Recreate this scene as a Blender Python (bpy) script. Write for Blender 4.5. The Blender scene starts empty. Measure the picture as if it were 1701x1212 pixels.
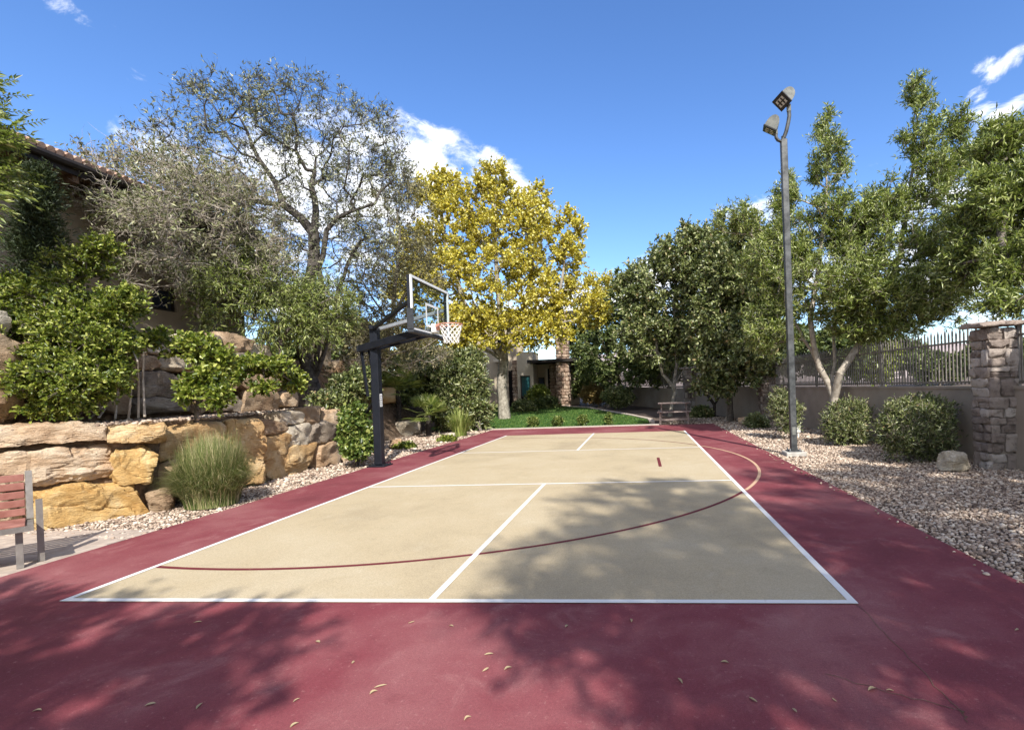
import bpy, math, random
import numpy as np
from mathutils import Vector, noise as mnoise

SC = bpy.context.scene
COL = SC.collection
rad = math.radians

# ------------------------------------------------------------------ camera
PW, PH = 1701.0, 1212.0
F, YAW, PITCH, ROLL = 837.62, -0.0914648, -0.0082266, -0.0361848
CAMP = np.array([1.6123, -3.5897, 1.5494])
CX, CY = 986.82, 650.31
_f = np.array([math.sin(YAW)*math.cos(PITCH), math.cos(YAW)*math.cos(PITCH), math.sin(PITCH)])
_r = np.array([math.cos(YAW), -math.sin(YAW), 0.0])
_u = np.cross(_r, _f)
_r, _u = math.cos(ROLL)*_r + math.sin(ROLL)*_u, -math.sin(ROLL)*_r + math.cos(ROLL)*_u
CM = np.array([_r, _u, _f])
cam = bpy.data.cameras.new('camera')
cam.sensor_fit = 'HORIZONTAL'
cam.sensor_width = 36.0
cam.lens = F/PW*36.0
cam.shift_x = -(CX-PW/2)/PW
cam.shift_y = (CY-PH/2)/PW
cam.clip_end = 6000
cam.clip_start = 0.05
camo = bpy.data.objects.new('camera', cam)
COL.objects.link(camo)
from mathutils import Matrix
Mx = Matrix(((_r[0], _u[0], -_f[0], CAMP[0]), (_r[1], _u[1], -_f[1], CAMP[1]), (_r[2], _u[2], -_f[2], CAMP[2]), (0, 0, 0, 1)))
camo.matrix_world = Mx
SC.camera = camo

def ray(u, v):
    return np.array([(u-CX)/F, -(v-CY)/F, 1.0]) @ CM
def W(u, v, D):
    """point seen at photo pixel (u, v), D metres in front of the camera"""
    return CAMP + D*ray(u, v)
def G(u, v, h=0.0):
    d = ray(u, v)
    return CAMP + d*(h-CAMP[2])/d[2]

# ------------------------------------------------------------------ light
SUN_EL = 40.0
SUN_H = np.array([0.32, -0.947])
SUN_H = SUN_H/np.linalg.norm(SUN_H)
S = Vector((SUN_H[0]*math.cos(rad(SUN_EL)), SUN_H[1]*math.cos(rad(SUN_EL)), math.sin(rad(SUN_EL))))
sl = bpy.data.lights.new('sun', 'SUN')
sl.energy = 3.3
sl.angle = rad(0.7)
sl.color = (1.0, 0.955, 0.88)
so = bpy.data.objects.new('sun', sl)
COL.objects.link(so)
so.rotation_euler = S.to_track_quat('Z', 'Y').to_euler()
so.location = (0, 0, 40)

world = bpy.data.worlds.new('World')
SC.world = world
world.use_nodes = True
SC.view_settings.view_transform = 'Standard'
SC.view_settings.look = 'None'
SC.view_settings.exposure = 1.07
SC.view_settings.gamma = 1.0
SC.view_settings.use_curve_mapping = False
SC.cycles.max_bounces = 6
SC.cycles.transparent_max_bounces = 12

class NT:
    """small node-building helper"""
    def __init__(s, tree):
        s.t = tree
        tree.nodes.clear()
    def n(s, typ, ins=None, **kw):
        nd = s.t.nodes.new(typ)
        for k, v in kw.items():
            setattr(nd, k, v)
        for k, v in (ins or {}).items():
            if hasattr(v, 'is_output'):
                s.t.links.new(v, nd.inputs[k])
            else:
                nd.inputs[k].default_value = v
        return nd
    def math(s, op, a, b=0.0, c=0.0, clamp=False):
        return s.n('ShaderNodeMath', {0: a, 1: b, 2: c}, operation=op, use_clamp=clamp).outputs[0]
    def vmath(s, op, a, b):
        nd = s.n('ShaderNodeVectorMath', {0: a, 1: b}, operation=op)
        return nd.outputs['Value'] if op == 'DOT_PRODUCT' else nd.outputs['Vector']
    def smooth(s, x, a, b, lo=0.0, hi=1.0):
        nd = s.n('ShaderNodeMapRange', {0: x, 1: a, 2: b, 3: lo, 4: hi}, interpolation_type='SMOOTHSTEP')
        return nd.outputs[0]
    def mix(s, f, a, b, blend='MIX'):
        nd = s.n('ShaderNodeMix', data_type='RGBA', blend_type=blend)
        for key, v in ((0, f), (6, a), (7, b)):
            if hasattr(v, 'is_output'):
                s.t.links.new(v, nd.inputs[key])
            else:
                nd.inputs[key].default_value = v if key == 0 else (*v, 1) if len(v) == 3 else v
        return nd.outputs[2]
    def ramp(s, fac, stops, interp='LINEAR'):
        nd = s.n('ShaderNodeValToRGB', {0: fac})
        cr = nd.color_ramp
        cr.interpolation = interp
        while len(cr.elements) < len(stops):
            cr.elements.new(0.5)
        for e, (p, c) in zip(cr.elements, stops):
            e.position = p
            e.color = (*c, 1)
        return nd.outputs[0]
    def noise(s, vec, scale, detail=3.0, rough=0.55, dist=0.0):
        nd = s.n('ShaderNodeTexNoise', {'Scale': scale, 'Detail': detail, 'Roughness': rough, 'Distortion': dist})
        if vec is not None:
            s.t.links.new(vec, nd.inputs['Vector'])
        return nd.outputs[0]

def build_world():
    t = NT(world.node_tree)
    sky = t.n('ShaderNodeTexSky', sky_type='NISHITA', sun_disc=False, sun_elevation=rad(SUN_EL),
              sun_rotation=math.atan2(SUN_H[0], SUN_H[1]), altitude=900.0, air_density=1.0, dust_density=1.2, ozone_density=2.4)
    d = t.n('ShaderNodeTexCoord').outputs['Generated']
    skyc = t.n('ShaderNodeHueSaturation', {'Saturation': 1.20, 'Value': 0.94, 'Hue': 0.508, 'Color': sky.outputs[0]}).outputs[0]
    n1 = t.noise(t.vmath('MULTIPLY', d, (1.0, 1.0, 1.9)), 9.0, 9.0, 0.62, 0.3)
    mask = None
    # clouds as (photo px, px, half width, half height, tilt, strength)
    for (u, v, a, b, tilt, k) in [(500, 325, 185, 80, 4, 1.05), (700, 265, 150, 48, 14, 1.0), (850, 305, 80, 30, 32, .95), (1085, 468, 150, 40, -10, 1.1), (960, 500, 200, 45, 0, 1.0),
                                  (1668, 114, 25, 13, -28, .9), (1632, 108, 14, 14, -40, .75), (1696, 168, 50, 13, -20, .95), (1622, 162, 18, 12, -30, .8), (1625, 186, 30, 11, -15, .9),
                                  (1650, 390, 220, 110, 0, 1.0), (1255, 345, 60, 24, 0, .75), (1420, 440, 200, 60, 0, .9), (140, 42, 130, 17, 38, .50), (95, 8, 60, 12, 38, .45), (165, 20, 24, 10, 35, .5),
                                  (430, 440, 220, 100, 0, .9)]:
        c = ray(u, v)
        c = c/np.linalg.norm(c)
        up = np.array([0, 0, 1.0])
        r = np.cross(c, up); r /= np.linalg.norm(r)
        w = np.cross(r, c)
        ca, sa = math.cos(rad(-tilt)), math.sin(rad(-tilt))
        r, w = ca*r+sa*w, -sa*r+ca*w
        x = t.math('DIVIDE', t.vmath('DOT_PRODUCT', d, tuple(r)), a/F)
        y = t.math('DIVIDE', t.vmath('DOT_PRODUCT', d, tuple(w)), b/F)
        e = t.math('ADD', t.math('MULTIPLY', x, x), t.math('MULTIPLY', y, y))
        front = t.math('GREATER_THAN', t.vmath('DOT_PRODUCT', d, tuple(c)), 0.3)
        e = t.math('MULTIPLY', t.math('SUBTRACT', 1.0, t.math('MULTIPLY', e, 0.55), clamp=True), front)
        e = t.math('MULTIPLY', e, k)
        mask = e if mask is None else t.math('MAXIMUM', mask, e)
    n3 = t.noise(t.vmath('MULTIPLY', d, (1.0, 1.0, 1.5)), 17.0, 11.0, 0.68, 0.5)
    nf = t.math('ADD', t.math('MULTIPLY', n1, 0.5), t.math('MULTIPLY', n3, 0.5))
    dens = t.smooth(t.math('ADD', mask, t.math('MULTIPLY', t.math('SUBTRACT', nf, 0.5), 3.4)), 0.42, 1.12)
    dens = t.math('MULTIPLY', dens, t.smooth(mask, 0.02, 0.45))
    shade = t.smooth(n3, 0.3, 0.7, 0.80, 1.05)
    cl = t.n('ShaderNodeVectorMath', {0: (5.9, 5.95, 6.1), 'Scale': shade}, operation='SCALE').outputs[0]
    col = t.mix(dens, skyc, cl)
    # unseen broken cloud overhead and behind the camera, added to brighten and warm shade
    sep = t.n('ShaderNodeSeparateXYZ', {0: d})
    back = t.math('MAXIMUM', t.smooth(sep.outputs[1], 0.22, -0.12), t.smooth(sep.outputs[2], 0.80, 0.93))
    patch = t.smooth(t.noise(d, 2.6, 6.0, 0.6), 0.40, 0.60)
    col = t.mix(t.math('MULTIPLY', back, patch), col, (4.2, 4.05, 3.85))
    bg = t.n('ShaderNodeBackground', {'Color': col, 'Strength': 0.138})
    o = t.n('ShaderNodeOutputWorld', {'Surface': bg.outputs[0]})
build_world()

# ------------------------------------------------------------------ object helpers
def tag(o, label=None, cat=None, group=None, kind=None):
    if label: o['label'] = label
    if cat: o['category'] = cat
    if group: o['group'] = group
    if kind: o['kind'] = kind
    return o
def thing(name, loc, label, cat, group=None):
    o = bpy.data.objects.new(name, None)
    COL.objects.link(o)
    o.location = tuple(map(float, loc))
    o.empty_display_size = 0.2
    return tag(o, label, cat, group)
def wloc(o):
    p = np.zeros(3)
    while o is not None:
        p = p + np.array(o.location)
        o = o.parent
    return p
def mk(name, V, faces, m, parent=None, loc=None, smooth=False, sharp=None):
    """verts are in world metres; faces: list of index tuples or an (n,k) array"""
    V = np.asarray(V, dtype=np.float32).reshape(-1, 3)
    org = wloc(parent) if parent is not None else (np.zeros(3) if loc is None else np.asarray(loc, float))
    me = bpy.data.meshes.new(name)
    if isinstance(faces, np.ndarray):
        nf, k = faces.shape
        me.vertices.add(len(V)); me.vertices.foreach_set('co', (V-org.astype(np.float32)).ravel())
        me.loops.add(nf*k); me.loops.foreach_set('vertex_index', faces.astype(np.int32).ravel())
        me.polygons.add(nf); me.polygons.foreach_set('loop_start', np.arange(nf, dtype=np.int32)*k)
        me.update(calc_edges=True)
    else:
        me.from_pydata((V-org.astype(np.float32)).tolist(), [], [tuple(f) for f in faces])
        me.update()
    if smooth:
        me.polygons.foreach_set('use_smooth', np.ones(len(me.polygons), bool))
        if sharp: me.set_sharp_from_angle(angle=rad(sharp))
    if m is not None: me.materials.append(m)
    o = bpy.data.objects.new(name, me)
    COL.objects.link(o)
    if parent is not None: o.parent = parent
    elif loc is not None: o.location = tuple(map(float, loc))
    return o

class MB:
    """collects simple solids into one mesh"""
    def __init__(s): s.V = []; s.Fc = []
    def add(s, V, Fc):
        b = len(s.V)
        s.V += [tuple(v) for v in V]
        s.Fc += [tuple(i+b for i in f) for f in Fc]
        return s
    def obox(s, c, ax, ay, az, hx, hy, hz, bev=0.0):
        c, ax, ay, az = [np.asarray(a, float) for a in (c, ax, ay, az)]
        if bev <= 0:
            V = [c+ax*hx*i+ay*hy*j+az*hz*k for i in (-1, 1) for j in (-1, 1) for k in (-1, 1)]
            return s.add(V, [(0, 1, 3, 2), (4, 6, 7, 5), (0, 4, 5, 1), (2, 3, 7, 6), (0, 2, 6, 4), (1, 5, 7, 3)])
        V = []; idx = {}
        for i in (-1, 1):
            for j in (-1, 1):
                for k in (-1, 1):
                    for a in range(3):
                        h = [hx-bev, hy-bev, hz-bev]; h[a] += bev
                        idx[(i, j, k, a)] = len(V)
                        V.append(c+ax*h[0]*i+ay*h[1]*j+az*h[2]*k)
        Fs = []
        R = (-1, 1)
        for a in range(3):
            b, d = (a+1) % 3, (a+2) % 3
            for sg in R:
                f = []
                for (p, q) in ((-1, -1), (1, -1), (1, 1), (-1, 1)):
                    t = [0, 0, 0]; t[a] = sg; t[b] = p; t[d] = q
                    f.append(idx[(*t, a)])
                Fs.append(f if sg > 0 else f[::-1])
        for a in range(3):       # edge strips along axis a
            b, d = (a+1) % 3, (a+2) % 3
            for p in R:
                for q in R:
                    t0 = [0, 0, 0]; t0[a] = -1; t0[b] = p; t0[d] = q
                    t1 = list(t0); t1[a] = 1
                    f = [idx[(*t0, b)], idx[(*t1, b)], idx[(*t1, d)], idx[(*t0, d)]]
                    Fs.append(f if p*q < 0 else f[::-1])
        for i in R:
            for j in R:
                for k in R:
                    f = [idx[(i, j, k, 0)], idx[(i, j, k, 1)], idx[(i, j, k, 2)]]
                    Fs.append(f if i*j*k > 0 else f[::-1])
        return s.add(V, Fs)
    def box(s, x0, x1, y0, y1, z0, z1, bev=0.0):
        return s.obox(((x0+x1)/2, (y0+y1)/2, (z0+z1)/2), (1, 0, 0), (0, 1, 0), (0, 0, 1), (x1-x0)/2, (y1-y0)/2, (z1-z0)/2, bev)
    def bar(s, a, b, w, h=None, up=(0, 0, 1), bev=0.0):
        a, b = np.asarray(a, float), np.asarray(b, float)
        d = b-a; L = np.linalg.norm(d); d = d/L
        up = np.asarray(up, float)
        if abs(d@up) > 0.98: up = np.array([1.0, 0, 0])
        x = np.cross(d, up); x /= np.linalg.norm(x)
        z = np.cross(x, d)
        return s.obox((a+b)/2, x, d, z, w/2, L/2, (h or w)/2, bev)
    def tube(s, pts, r, n=8, cap=True, closed=False):
        pts = [np.asarray(p, float) for p in pts]
        rs = r if hasattr(r, '__len__') else [r]*len(pts)
        m = len(pts)
        tg = []
        for i in range(m):
            a = pts[(i-1) % m] if (closed or i > 0) else pts[i]
            b = pts[(i+1) % m] if (closed or i < m-1) else pts[i]
            d = b-a; tg.append(d/(np.linalg.norm(d)+1e-9))
        x = np.cross(tg[0], (0.13, 0.21, 1.0) if abs(tg[0][2]) < 0.9 else (1.0, 0.1, 0)); x /= np.linalg.norm(x)
        V = []
        for p, d, rr in zip(pts, tg, rs):
            x = x-d*(x@d); x /= np.linalg.norm(x)
            y = np.cross(d, x)
            for k in range(n):
                an = 2*math.pi*k/n
                V.append(p+rr*(math.cos(an)*x+math.sin(an)*y))
        Fs = []
        for i in range(m if closed else m-1):
            j = (i+1) % m
            for k in range(n):
                l = (k+1) % n
                Fs.append((i*n+k, i*n+l, j*n+l, j*n+k))
        if cap and not closed:
            Fs.append(tuple(range(n))[::-1]); Fs.append(tuple((m-1)*n+k for k in range(n)))
        return s.add(V, Fs)
    def prism(s, poly, z0, z1):
        n = len(poly)
        V = [(p[0], p[1], z0) for p in poly]+[(p[0], p[1], z1) for p in poly]
        return s.add(V, [tuple(range(n))[::-1], tuple(range(n, 2*n))]+[(i, (i+1) % n, n+(i+1) % n, n+i) for i in range(n)])
    def build(s, name, m, parent=None, loc=None, smooth=False, sharp=35):
        return mk(name, s.V, s.Fc, m, parent, loc, smooth, sharp)

# ------------------------------------------------------------------ materials
def principled(name, color=None, rough=0.7, spec=0.3, metal=0.0):
    m = bpy.data.materials.new(name)
    m.use_nodes = True
    t = NT(m.node_tree)
    b = t.n('ShaderNodeBsdfPrincipled', {'Roughness': rough, 'Specular IOR Level': spec, 'Metallic': metal})
    if color is not None: b.inputs['Base Color'].default_value = (*color, 1)
    t.n('ShaderNodeOutputMaterial', {'Surface': b.outputs[0]})
    return m, t, b
def bump(t, b, h, strength, dist):
    nd = t.n('ShaderNodeBump', {'Strength': strength, 'Distance': dist, 'Height': h})
    t.t.links.new(nd.outputs[0], b.inputs['Normal'])
def obj_co(t): return t.n('ShaderNodeTexCoord').outputs['Object']
def nmat(name, c1, c2, scale=4.0, rough=0.8, bs=None, bstr=0.4, bdist=0.01, spec=0.25, metal=0.0, detail=6, lo=0.35, hi=0.65):
    m, t, b = principled(name, None, rough, spec, metal)
    co = obj_co(t)
    col = t.ramp(t.noise(co, scale, detail, 0.6), [(lo, c1), (hi, c2)])
    t.t.links.new(col, b.inputs['Base Color'])
    if bs: bump(t, b, t.noise(co, bs, 5, 0.6), bstr, bdist)
    return m
def leafmat(name, stops, trans=0.35, rough=0.45, tcol=None, spec=0.35):
    m = bpy.data.materials.new(name)
    m.use_nodes = True
    t = NT(m.node_tree)
    rnd = t.n('ShaderNodeNewGeometry').outputs['Random Per Island']
    col = t.ramp(rnd, stops)
    b = t.n('ShaderNodeBsdfPrincipled', {'Base Color': col, 'Roughness': rough, 'Specular IOR Level': spec})
    tc = t.mix(0.5, col, tcol or (0.18, 0.22, 0.02))
    tr = t.n('ShaderNodeBsdfTranslucent', {'Color': tc})
    mx = t.n('ShaderNodeMixShader', {0: trans, 1: b.outputs[0], 2: tr.outputs[0]})
    t.n('ShaderNodeOutputMaterial', {'Surface': mx.outputs[0]})
    return m

def court_mat(name, base, dark, pale, sp=1.0):
    m, t, b = principled(name, None, 0.75, 0.25)
    co = obj_co(t)
    big = t.noise(co, 0.55, 6, 0.62, 0.3)
    mid = t.noise(co, 2.6, 8, 0.70, 0.6)
    col = t.ramp(big, [(0.30, dark), (0.48, base), (0.66, tuple(.68*x+.32*y for x, y in zip(base, pale)))])
    col = t.mix(t.smooth(mid, 0.50, 0.78, 0.0, 0.55*sp), col, pale)           # worn, dusty areas
    col = t.mix(t.smooth(mid, 0.46, 0.26, 0.0, 0.55), col, dark)             # water marks
    for rot, sc, lo in ((28, 1.3, .60), (-17, 1.9, .63), (74, .9, .64)):     # scuffs and drag marks
        st = t.n('ShaderNodeMapping', {'Vector': co, 'Rotation': (0, 0, rad(rot)), 'Scale': (11.0, 0.8, 1)}).outputs[0]
        col = t.mix(t.smooth(t.noise(st, sc, 7, 0.72), lo, lo+.16, 0.0, 0.34*sp), col, pale)
    fn = t.noise(co, 30, 4, 0.7)
    col = t.mix(t.smooth(fn, 0.58, 0.72, 0.0, 0.55*sp), col, pale)
    col = t.mix(t.smooth(t.noise(co, 19, 4, 0.65), 0.63, 0.75, 0.0, 0.5), col, dark)
    gr = t.noise(co, 230, 3, 0.7)
    gr2 = t.noise(co, 75, 3, 0.7)
    col = t.mix(0.55, col, t.ramp(gr, [(0.3, (0.22, 0.22, 0.22)), (0.7, (0.80, 0.80, 0.80))]), 'OVERLAY')
    col = t.mix(0.30, col, t.ramp(gr2, [(0.3, (0.25, 0.25, 0.25)), (0.7, (0.75, 0.75, 0.75))]), 'OVERLAY')
    t.t.links.new(col, b.inputs['Base Color'])
    bump(t, b, gr, 0.5, 0.005)
    return m

M = {}
M['red'] = court_mat('red_acrylic', (0.205, 0.048, 0.058), (0.138, 0.031, 0.039), (0.40, 0.20, 0.19), 0.85)
M['tan'] = court_mat('tan_acrylic', (0.455, 0.37, 0.238), (0.37, 0.30, 0.195), (0.56, 0.49, 0.36), 0.7)
def line_mat(name, c, worn):
    m, t, b = principled(name, None, 0.7, 0.3)
    co = obj_co(t)
    f = t.smooth(t.noise(co, 11, 8, 0.75), 0.57, 0.72, 0.0, 0.75)
    f2 = t.noise(co, 1.7, 3)
    col = t.mix(f, t.ramp(f2, [(0.3, tuple(x*0.86 for x in c)), (0.7, c)]), worn)
    t.t.links.new(col, b.inputs['Base Color'])
    return m
M['white_line'] = line_mat('white_line_paint', (0.84, 0.83, 0.80), (0.5, 0.42, 0.34))
M['red_line'] = line_mat('dark_red_line_paint', (0.16, 0.022, 0.030), (0.30, 0.16, 0.11))
M['tan_line'] = line_mat('tan_line_paint', (0.60, 0.40, 0.26), (0.40, 0.14, 0.12))
M['soil'] = nmat('gravel_bed', (0.085, 0.062, 0.05), (0.17, 0.13, 0.105), 30, 0.95, 60, 0.8, 0.02)
M['dirt'] = nmat('brown_soil', (0.10, 0.065, 0.04), (0.24, 0.17, 0.115), 9, 0.95, 30, 0.8, 0.03)
M['paver'] = nmat('pale_pavers', (0.36, 0.29, 0.24), (0.50, 0.42, 0.35), 6, 0.9, 60, 0.4, 0.006)
M['turf'] = nmat('turf', (0.020, 0.065, 0.010), (0.045, 0.12, 0.02), 5, 0.9)
M['edging'] = nmat('edging_strip', (0.42, 0.35, 0.29), (0.60, 0.52, 0.45), 18, 0.9, 40, 0.6, 0.01)

def pebble_mat(name, stops):
    m, t, b = principled(name, None, 0.85, 0.25)
    rnd = t.n('ShaderNodeNewGeometry').outputs['Random Per Island']
    t.t.links.new(t.ramp(rnd, stops), b.inputs['Base Color'])
    return m
M['pebble'] = pebble_mat('pebble_stone', [(0.0, (0.12, 0.085, 0.065)), (0.25, (0.30, 0.22, 0.165)), (0.55, (0.45, 0.345, 0.265)), (0.8, (0.58, 0.47, 0.37)), (1.0, (0.72, 0.63, 0.52))])

def rock_mat(name, c1, c2, c3, vein=(0.30, 0.17, 0.09)):
    m, t, b = principled(name, None, 0.88, 0.2)
    co = obj_co(t)
    rnd = t.n('ShaderNodeObjectInfo').outputs['Random']
    co2 = t.vmath('ADD', co, t.n('ShaderNodeCombineXYZ', {0: t.math('MULTIPLY', rnd, 37.0), 1: t.math('MULTIPLY', rnd, 11.0), 2: 0.0}).outputs[0])
    big = t.noise(co2, 1.7, 5, 0.6, 0.8)
    col = t.ramp(big, [(0.33, c1), (0.5, c2), (0.66, c3)])
    st = t.vmath('MULTIPLY', co2, (1.0, 1.0, 3.5))
    fine = t.noise(st, 9, 8, 0.68, 1.2)
    col = t.mix(t.smooth(fine, 0.45, 0.30, 0.0, 0.7), col, vein)
    col = t.mix(t.smooth(fine, 0.55, 0.72, 0.0, 0.55), col, tuple(min(1, x*1.35+0.05) for x in c3))
    t.t.links.new(col, b.inputs['Base Color'])
    h = t.math('ADD', t.math('MULTIPLY', fine, 1.0), t.math('MULTIPLY', t.noise(co2, 42, 5, 0.7), 0.4))
    bump(t, b, h, 0.9, 0.055)
    return m
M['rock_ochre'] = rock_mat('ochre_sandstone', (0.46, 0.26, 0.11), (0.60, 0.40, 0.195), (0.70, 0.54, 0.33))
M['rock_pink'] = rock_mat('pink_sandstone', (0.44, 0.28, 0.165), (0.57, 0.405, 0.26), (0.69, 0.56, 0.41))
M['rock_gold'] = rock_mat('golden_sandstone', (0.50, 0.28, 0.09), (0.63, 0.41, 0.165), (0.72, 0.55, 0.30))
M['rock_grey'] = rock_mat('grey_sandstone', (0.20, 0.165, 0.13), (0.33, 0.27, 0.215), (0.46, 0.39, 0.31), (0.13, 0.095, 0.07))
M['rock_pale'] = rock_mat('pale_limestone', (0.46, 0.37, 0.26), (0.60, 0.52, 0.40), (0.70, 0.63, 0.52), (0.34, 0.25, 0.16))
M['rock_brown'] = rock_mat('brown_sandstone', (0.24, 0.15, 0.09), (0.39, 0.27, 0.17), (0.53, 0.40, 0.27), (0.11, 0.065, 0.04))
M['stucco'] = nmat('wall_stucco', (0.27, 0.225, 0.185), (0.34, 0.29, 0.24), 1.6, 0.92, 70, 0.5, 0.008)
M['house_stucco'] = nmat('house_stucco', (0.36, 0.30, 0.225), (0.45, 0.38, 0.29), 1.2, 0.92, 60, 0.5, 0.008)
M['pale_stucco'] = nmat('pale_stucco', (0.50, 0.43, 0.33), (0.60, 0.53, 0.42), 1.2, 0.92, 50, 0.4, 0.008)
M['iron'] = nmat('bronze_iron', (0.12, 0.105, 0.09), (0.21, 0.19, 0.165), 12, 0.5, None, spec=0.4)
M['black_paint'] = nmat('black_powder_coat', (0.007, 0.009, 0.014), (0.012, 0.014, 0.021), 6, 0.45, 300, 0.1, 0.001, spec=0.35)
M['white_paint'] = nmat('white_paint', (0.72, 0.74, 0.74), (0.80, 0.80, 0.80), 5, 0.5)
M['padding'] = nmat('grey_padding', (0.030, 0.034, 0.040), (0.045, 0.05, 0.058), 9, 0.7)
M['silver'] = nmat('grey_steel', (0.30, 0.32, 0.34), (0.42, 0.44, 0.46), 6, 0.45, None, metal=0.6)
M['orange'] = nmat('rim_red', (0.50, 0.20, 0.14), (0.62, 0.32, 0.24), 6, 0.45)
M['net'] = nmat('net_cord', (0.74, 0.72, 0.68), (0.84, 0.82, 0.78), 30, 0.8)
M['pole_steel'] = nmat('galvanised_steel', (0.040, 0.043, 0.045), (0.105, 0.11, 0.112), 7, 0.5, 40, 0.2, 0.002, metal=0.25)
M['lamp_body'] = nmat('lamp_housing', (0.13, 0.135, 0.125), (0.22, 0.225, 0.205), 9, 0.55, None, metal=0.2)
M['lamp_dark'] = principled('lamp_frame', (0.015, 0.015, 0.016), 0.4, 0.5)[0]
M['lamp_glass'] = principled('lamp_lens', (0.62, 0.58, 0.48), 0.15, 0.6)[0]
M['concrete'] = nmat('concrete', (0.36, 0.34, 0.31), (0.48, 0.46, 0.42), 9, 0.9, 50, 0.5, 0.006)
M['bench_red'] = nmat('red_wood', (0.22, 0.085, 0.065), (0.33, 0.15, 0.12), 7, 0.6, 60, 0.3, 0.003)
M['bench_metal'] = nmat('bench_metal', (0.17, 0.155, 0.14), (0.25, 0.23, 0.21), 9, 0.5, None, metal=0.3)
M['grey_wood'] = nmat('weathered_wood', (0.22, 0.165, 0.145), (0.36, 0.29, 0.26), 12, 0.8, 60, 0.4, 0.004)
M['roof_tile'] = nmat('clay_tile', (0.32, 0.19, 0.13), (0.52, 0.36, 0.27), 5, 0.85, 30, 0.4, 0.01)
M['fascia'] = nmat('dark_fascia', (0.018, 0.015, 0.014), (0.032, 0.026, 0.023), 6, 0.6)
M['eave_wood'] = nmat('brown_eave', (0.085, 0.05, 0.028), (0.14, 0.085, 0.05), 6, 0.7)
M['win_frame'] = principled('window_frame', (0.05, 0.045, 0.042), 0.5, 0.4)[0]
M['win_blue'] = principled('window_glass', (0.045, 0.06, 0.10), 0.06, 0.8)[0]
M['win_teal'] = principled('teal_window_glass', (0.03, 0.12, 0.13), 0.08, 0.8)[0]
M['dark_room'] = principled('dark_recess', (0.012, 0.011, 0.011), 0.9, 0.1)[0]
M['box_white'] = nmat('white_plastic', (0.62, 0.62, 0.60), (0.72, 0.72, 0.70), 8, 0.5)
M['bark_dark'] = nmat('dark_bark', (0.022, 0.018, 0.016), (0.085, 0.072, 0.062), 16, 0.95, 30, 0.9, 0.02)
M['bark_grey'] = nmat('grey_bark', (0.10, 0.085, 0.07), (0.22, 0.19, 0.16), 14, 0.95, 30, 0.8, 0.01)
M['bark_limb'] = nmat('weathered_bark', (0.035, 0.030, 0.026), (0.14, 0.125, 0.11), 9, 0.95, 30, 0.9, 0.02)
M['bark_white'] = nmat('white_bark', (0.17, 0.15, 0.12), (0.42, 0.385, 0.32), 8, 0.9, 20, 0.7, 0.02)
M['bark_pale'] = nmat('pale_twig', (0.30, 0.255, 0.205), (0.54, 0.48, 0.40), 10, 0.9)
M['dry_leaf'] = leafmat('dry_leaf', [(0, (0.16, 0.09, 0.045)), (0.45, (0.40, 0.29, 0.15)), (1, (0.60, 0.53, 0.38))], 0.15, 0.7)

M['lf_yellow'] = leafmat('yellow_leaves', [(0, (0.12, 0.15, 0.03)), (0.25, (0.36, 0.35, 0.045)), (0.6, (0.64, 0.56, 0.06)), (0.85, (0.78, 0.70, 0.14)), (1, (0.86, 0.82, 0.40))], 0.36, 0.35, tcol=(0.7, 0.5, 0.02), spec=0.5)
M['lf_lance'] = leafmat('lance_leaves', [(0, (0.045, 0.072, 0.018)), (0.35, (0.16, 0.215, 0.042)), (0.75, (0.36, 0.42, 0.10)), (1, (0.62, 0.65, 0.29))], 0.32, 0.33, tcol=(0.24, 0.32, 0.03), spec=0.6)
M['lf_dark'] = leafmat('dark_leaves', [(0, (0.028, 0.045, 0.015)), (0.42, (0.12, 0.155, 0.045)), (0.78, (0.32, 0.36, 0.13)), (0.95, (0.50, 0.52, 0.28)), (1, (0.38, 0.26, 0.12))], 0.26, 0.32, spec=0.6)
M['lf_far'] = leafmat('far_leaves', [(0, (0.025, 0.045, 0.015)), (0.5, (0.10, 0.145, 0.04)), (1, (0.32, 0.36, 0.13))], 0.28, spec=0.5)
M['lf_bright'] = leafmat('bright_leaves', [(0, (0.030, 0.055, 0.010)), (0.4, (0.12, 0.17, 0.022)), (0.8, (0.32, 0.37, 0.06)), (1, (0.58, 0.60, 0.17))], 0.34, 0.35, tcol=(0.32, 0.40, 0.02), spec=0.5)
M['lf_ivy'] = leafmat('ivy_leaves', [(0, (0.025, 0.05, 0.012)), (0.6, (0.11, 0.17, 0.03)), (1, (0.40, 0.44, 0.13))], 0.25, 0.35, spec=0.5)
M['lf_olive'] = leafmat('olive_leaves', [(0, (0.07, 0.062, 0.03)), (0.5, (0.20, 0.185, 0.08)), (1, (0.46, 0.41, 0.22))], 0.28)
M['lf_grey'] = leafmat('grey_leaves', [(0, (0.05, 0.056, 0.03)), (0.5, (0.185, 0.205, 0.105)), (0.85, (0.38, 0.39, 0.23)), (1, (0.54, 0.53, 0.38))], 0.22, 0.35, spec=0.5)
M['lf_sage'] = leafmat('sage_leaves', [(0, (0.06, 0.075, 0.03)), (0.5, (0.22, 0.24, 0.10)), (1, (0.52, 0.51, 0.30))], 0.28, 0.35, spec=0.5)
M['lf_conifer'] = leafmat('conifer_leaves', [(0, (0.020, 0.034, 0.016)), (1, (0.075, 0.10, 0.045))], 0.12)
M['lf_palm'] = leafmat('palm_leaves', [(0, (0.10, 0.15, 0.03)), (0.6, (0.26, 0.32, 0.07)), (1, (0.52, 0.54, 0.20))], 0.30, 0.35)
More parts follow.
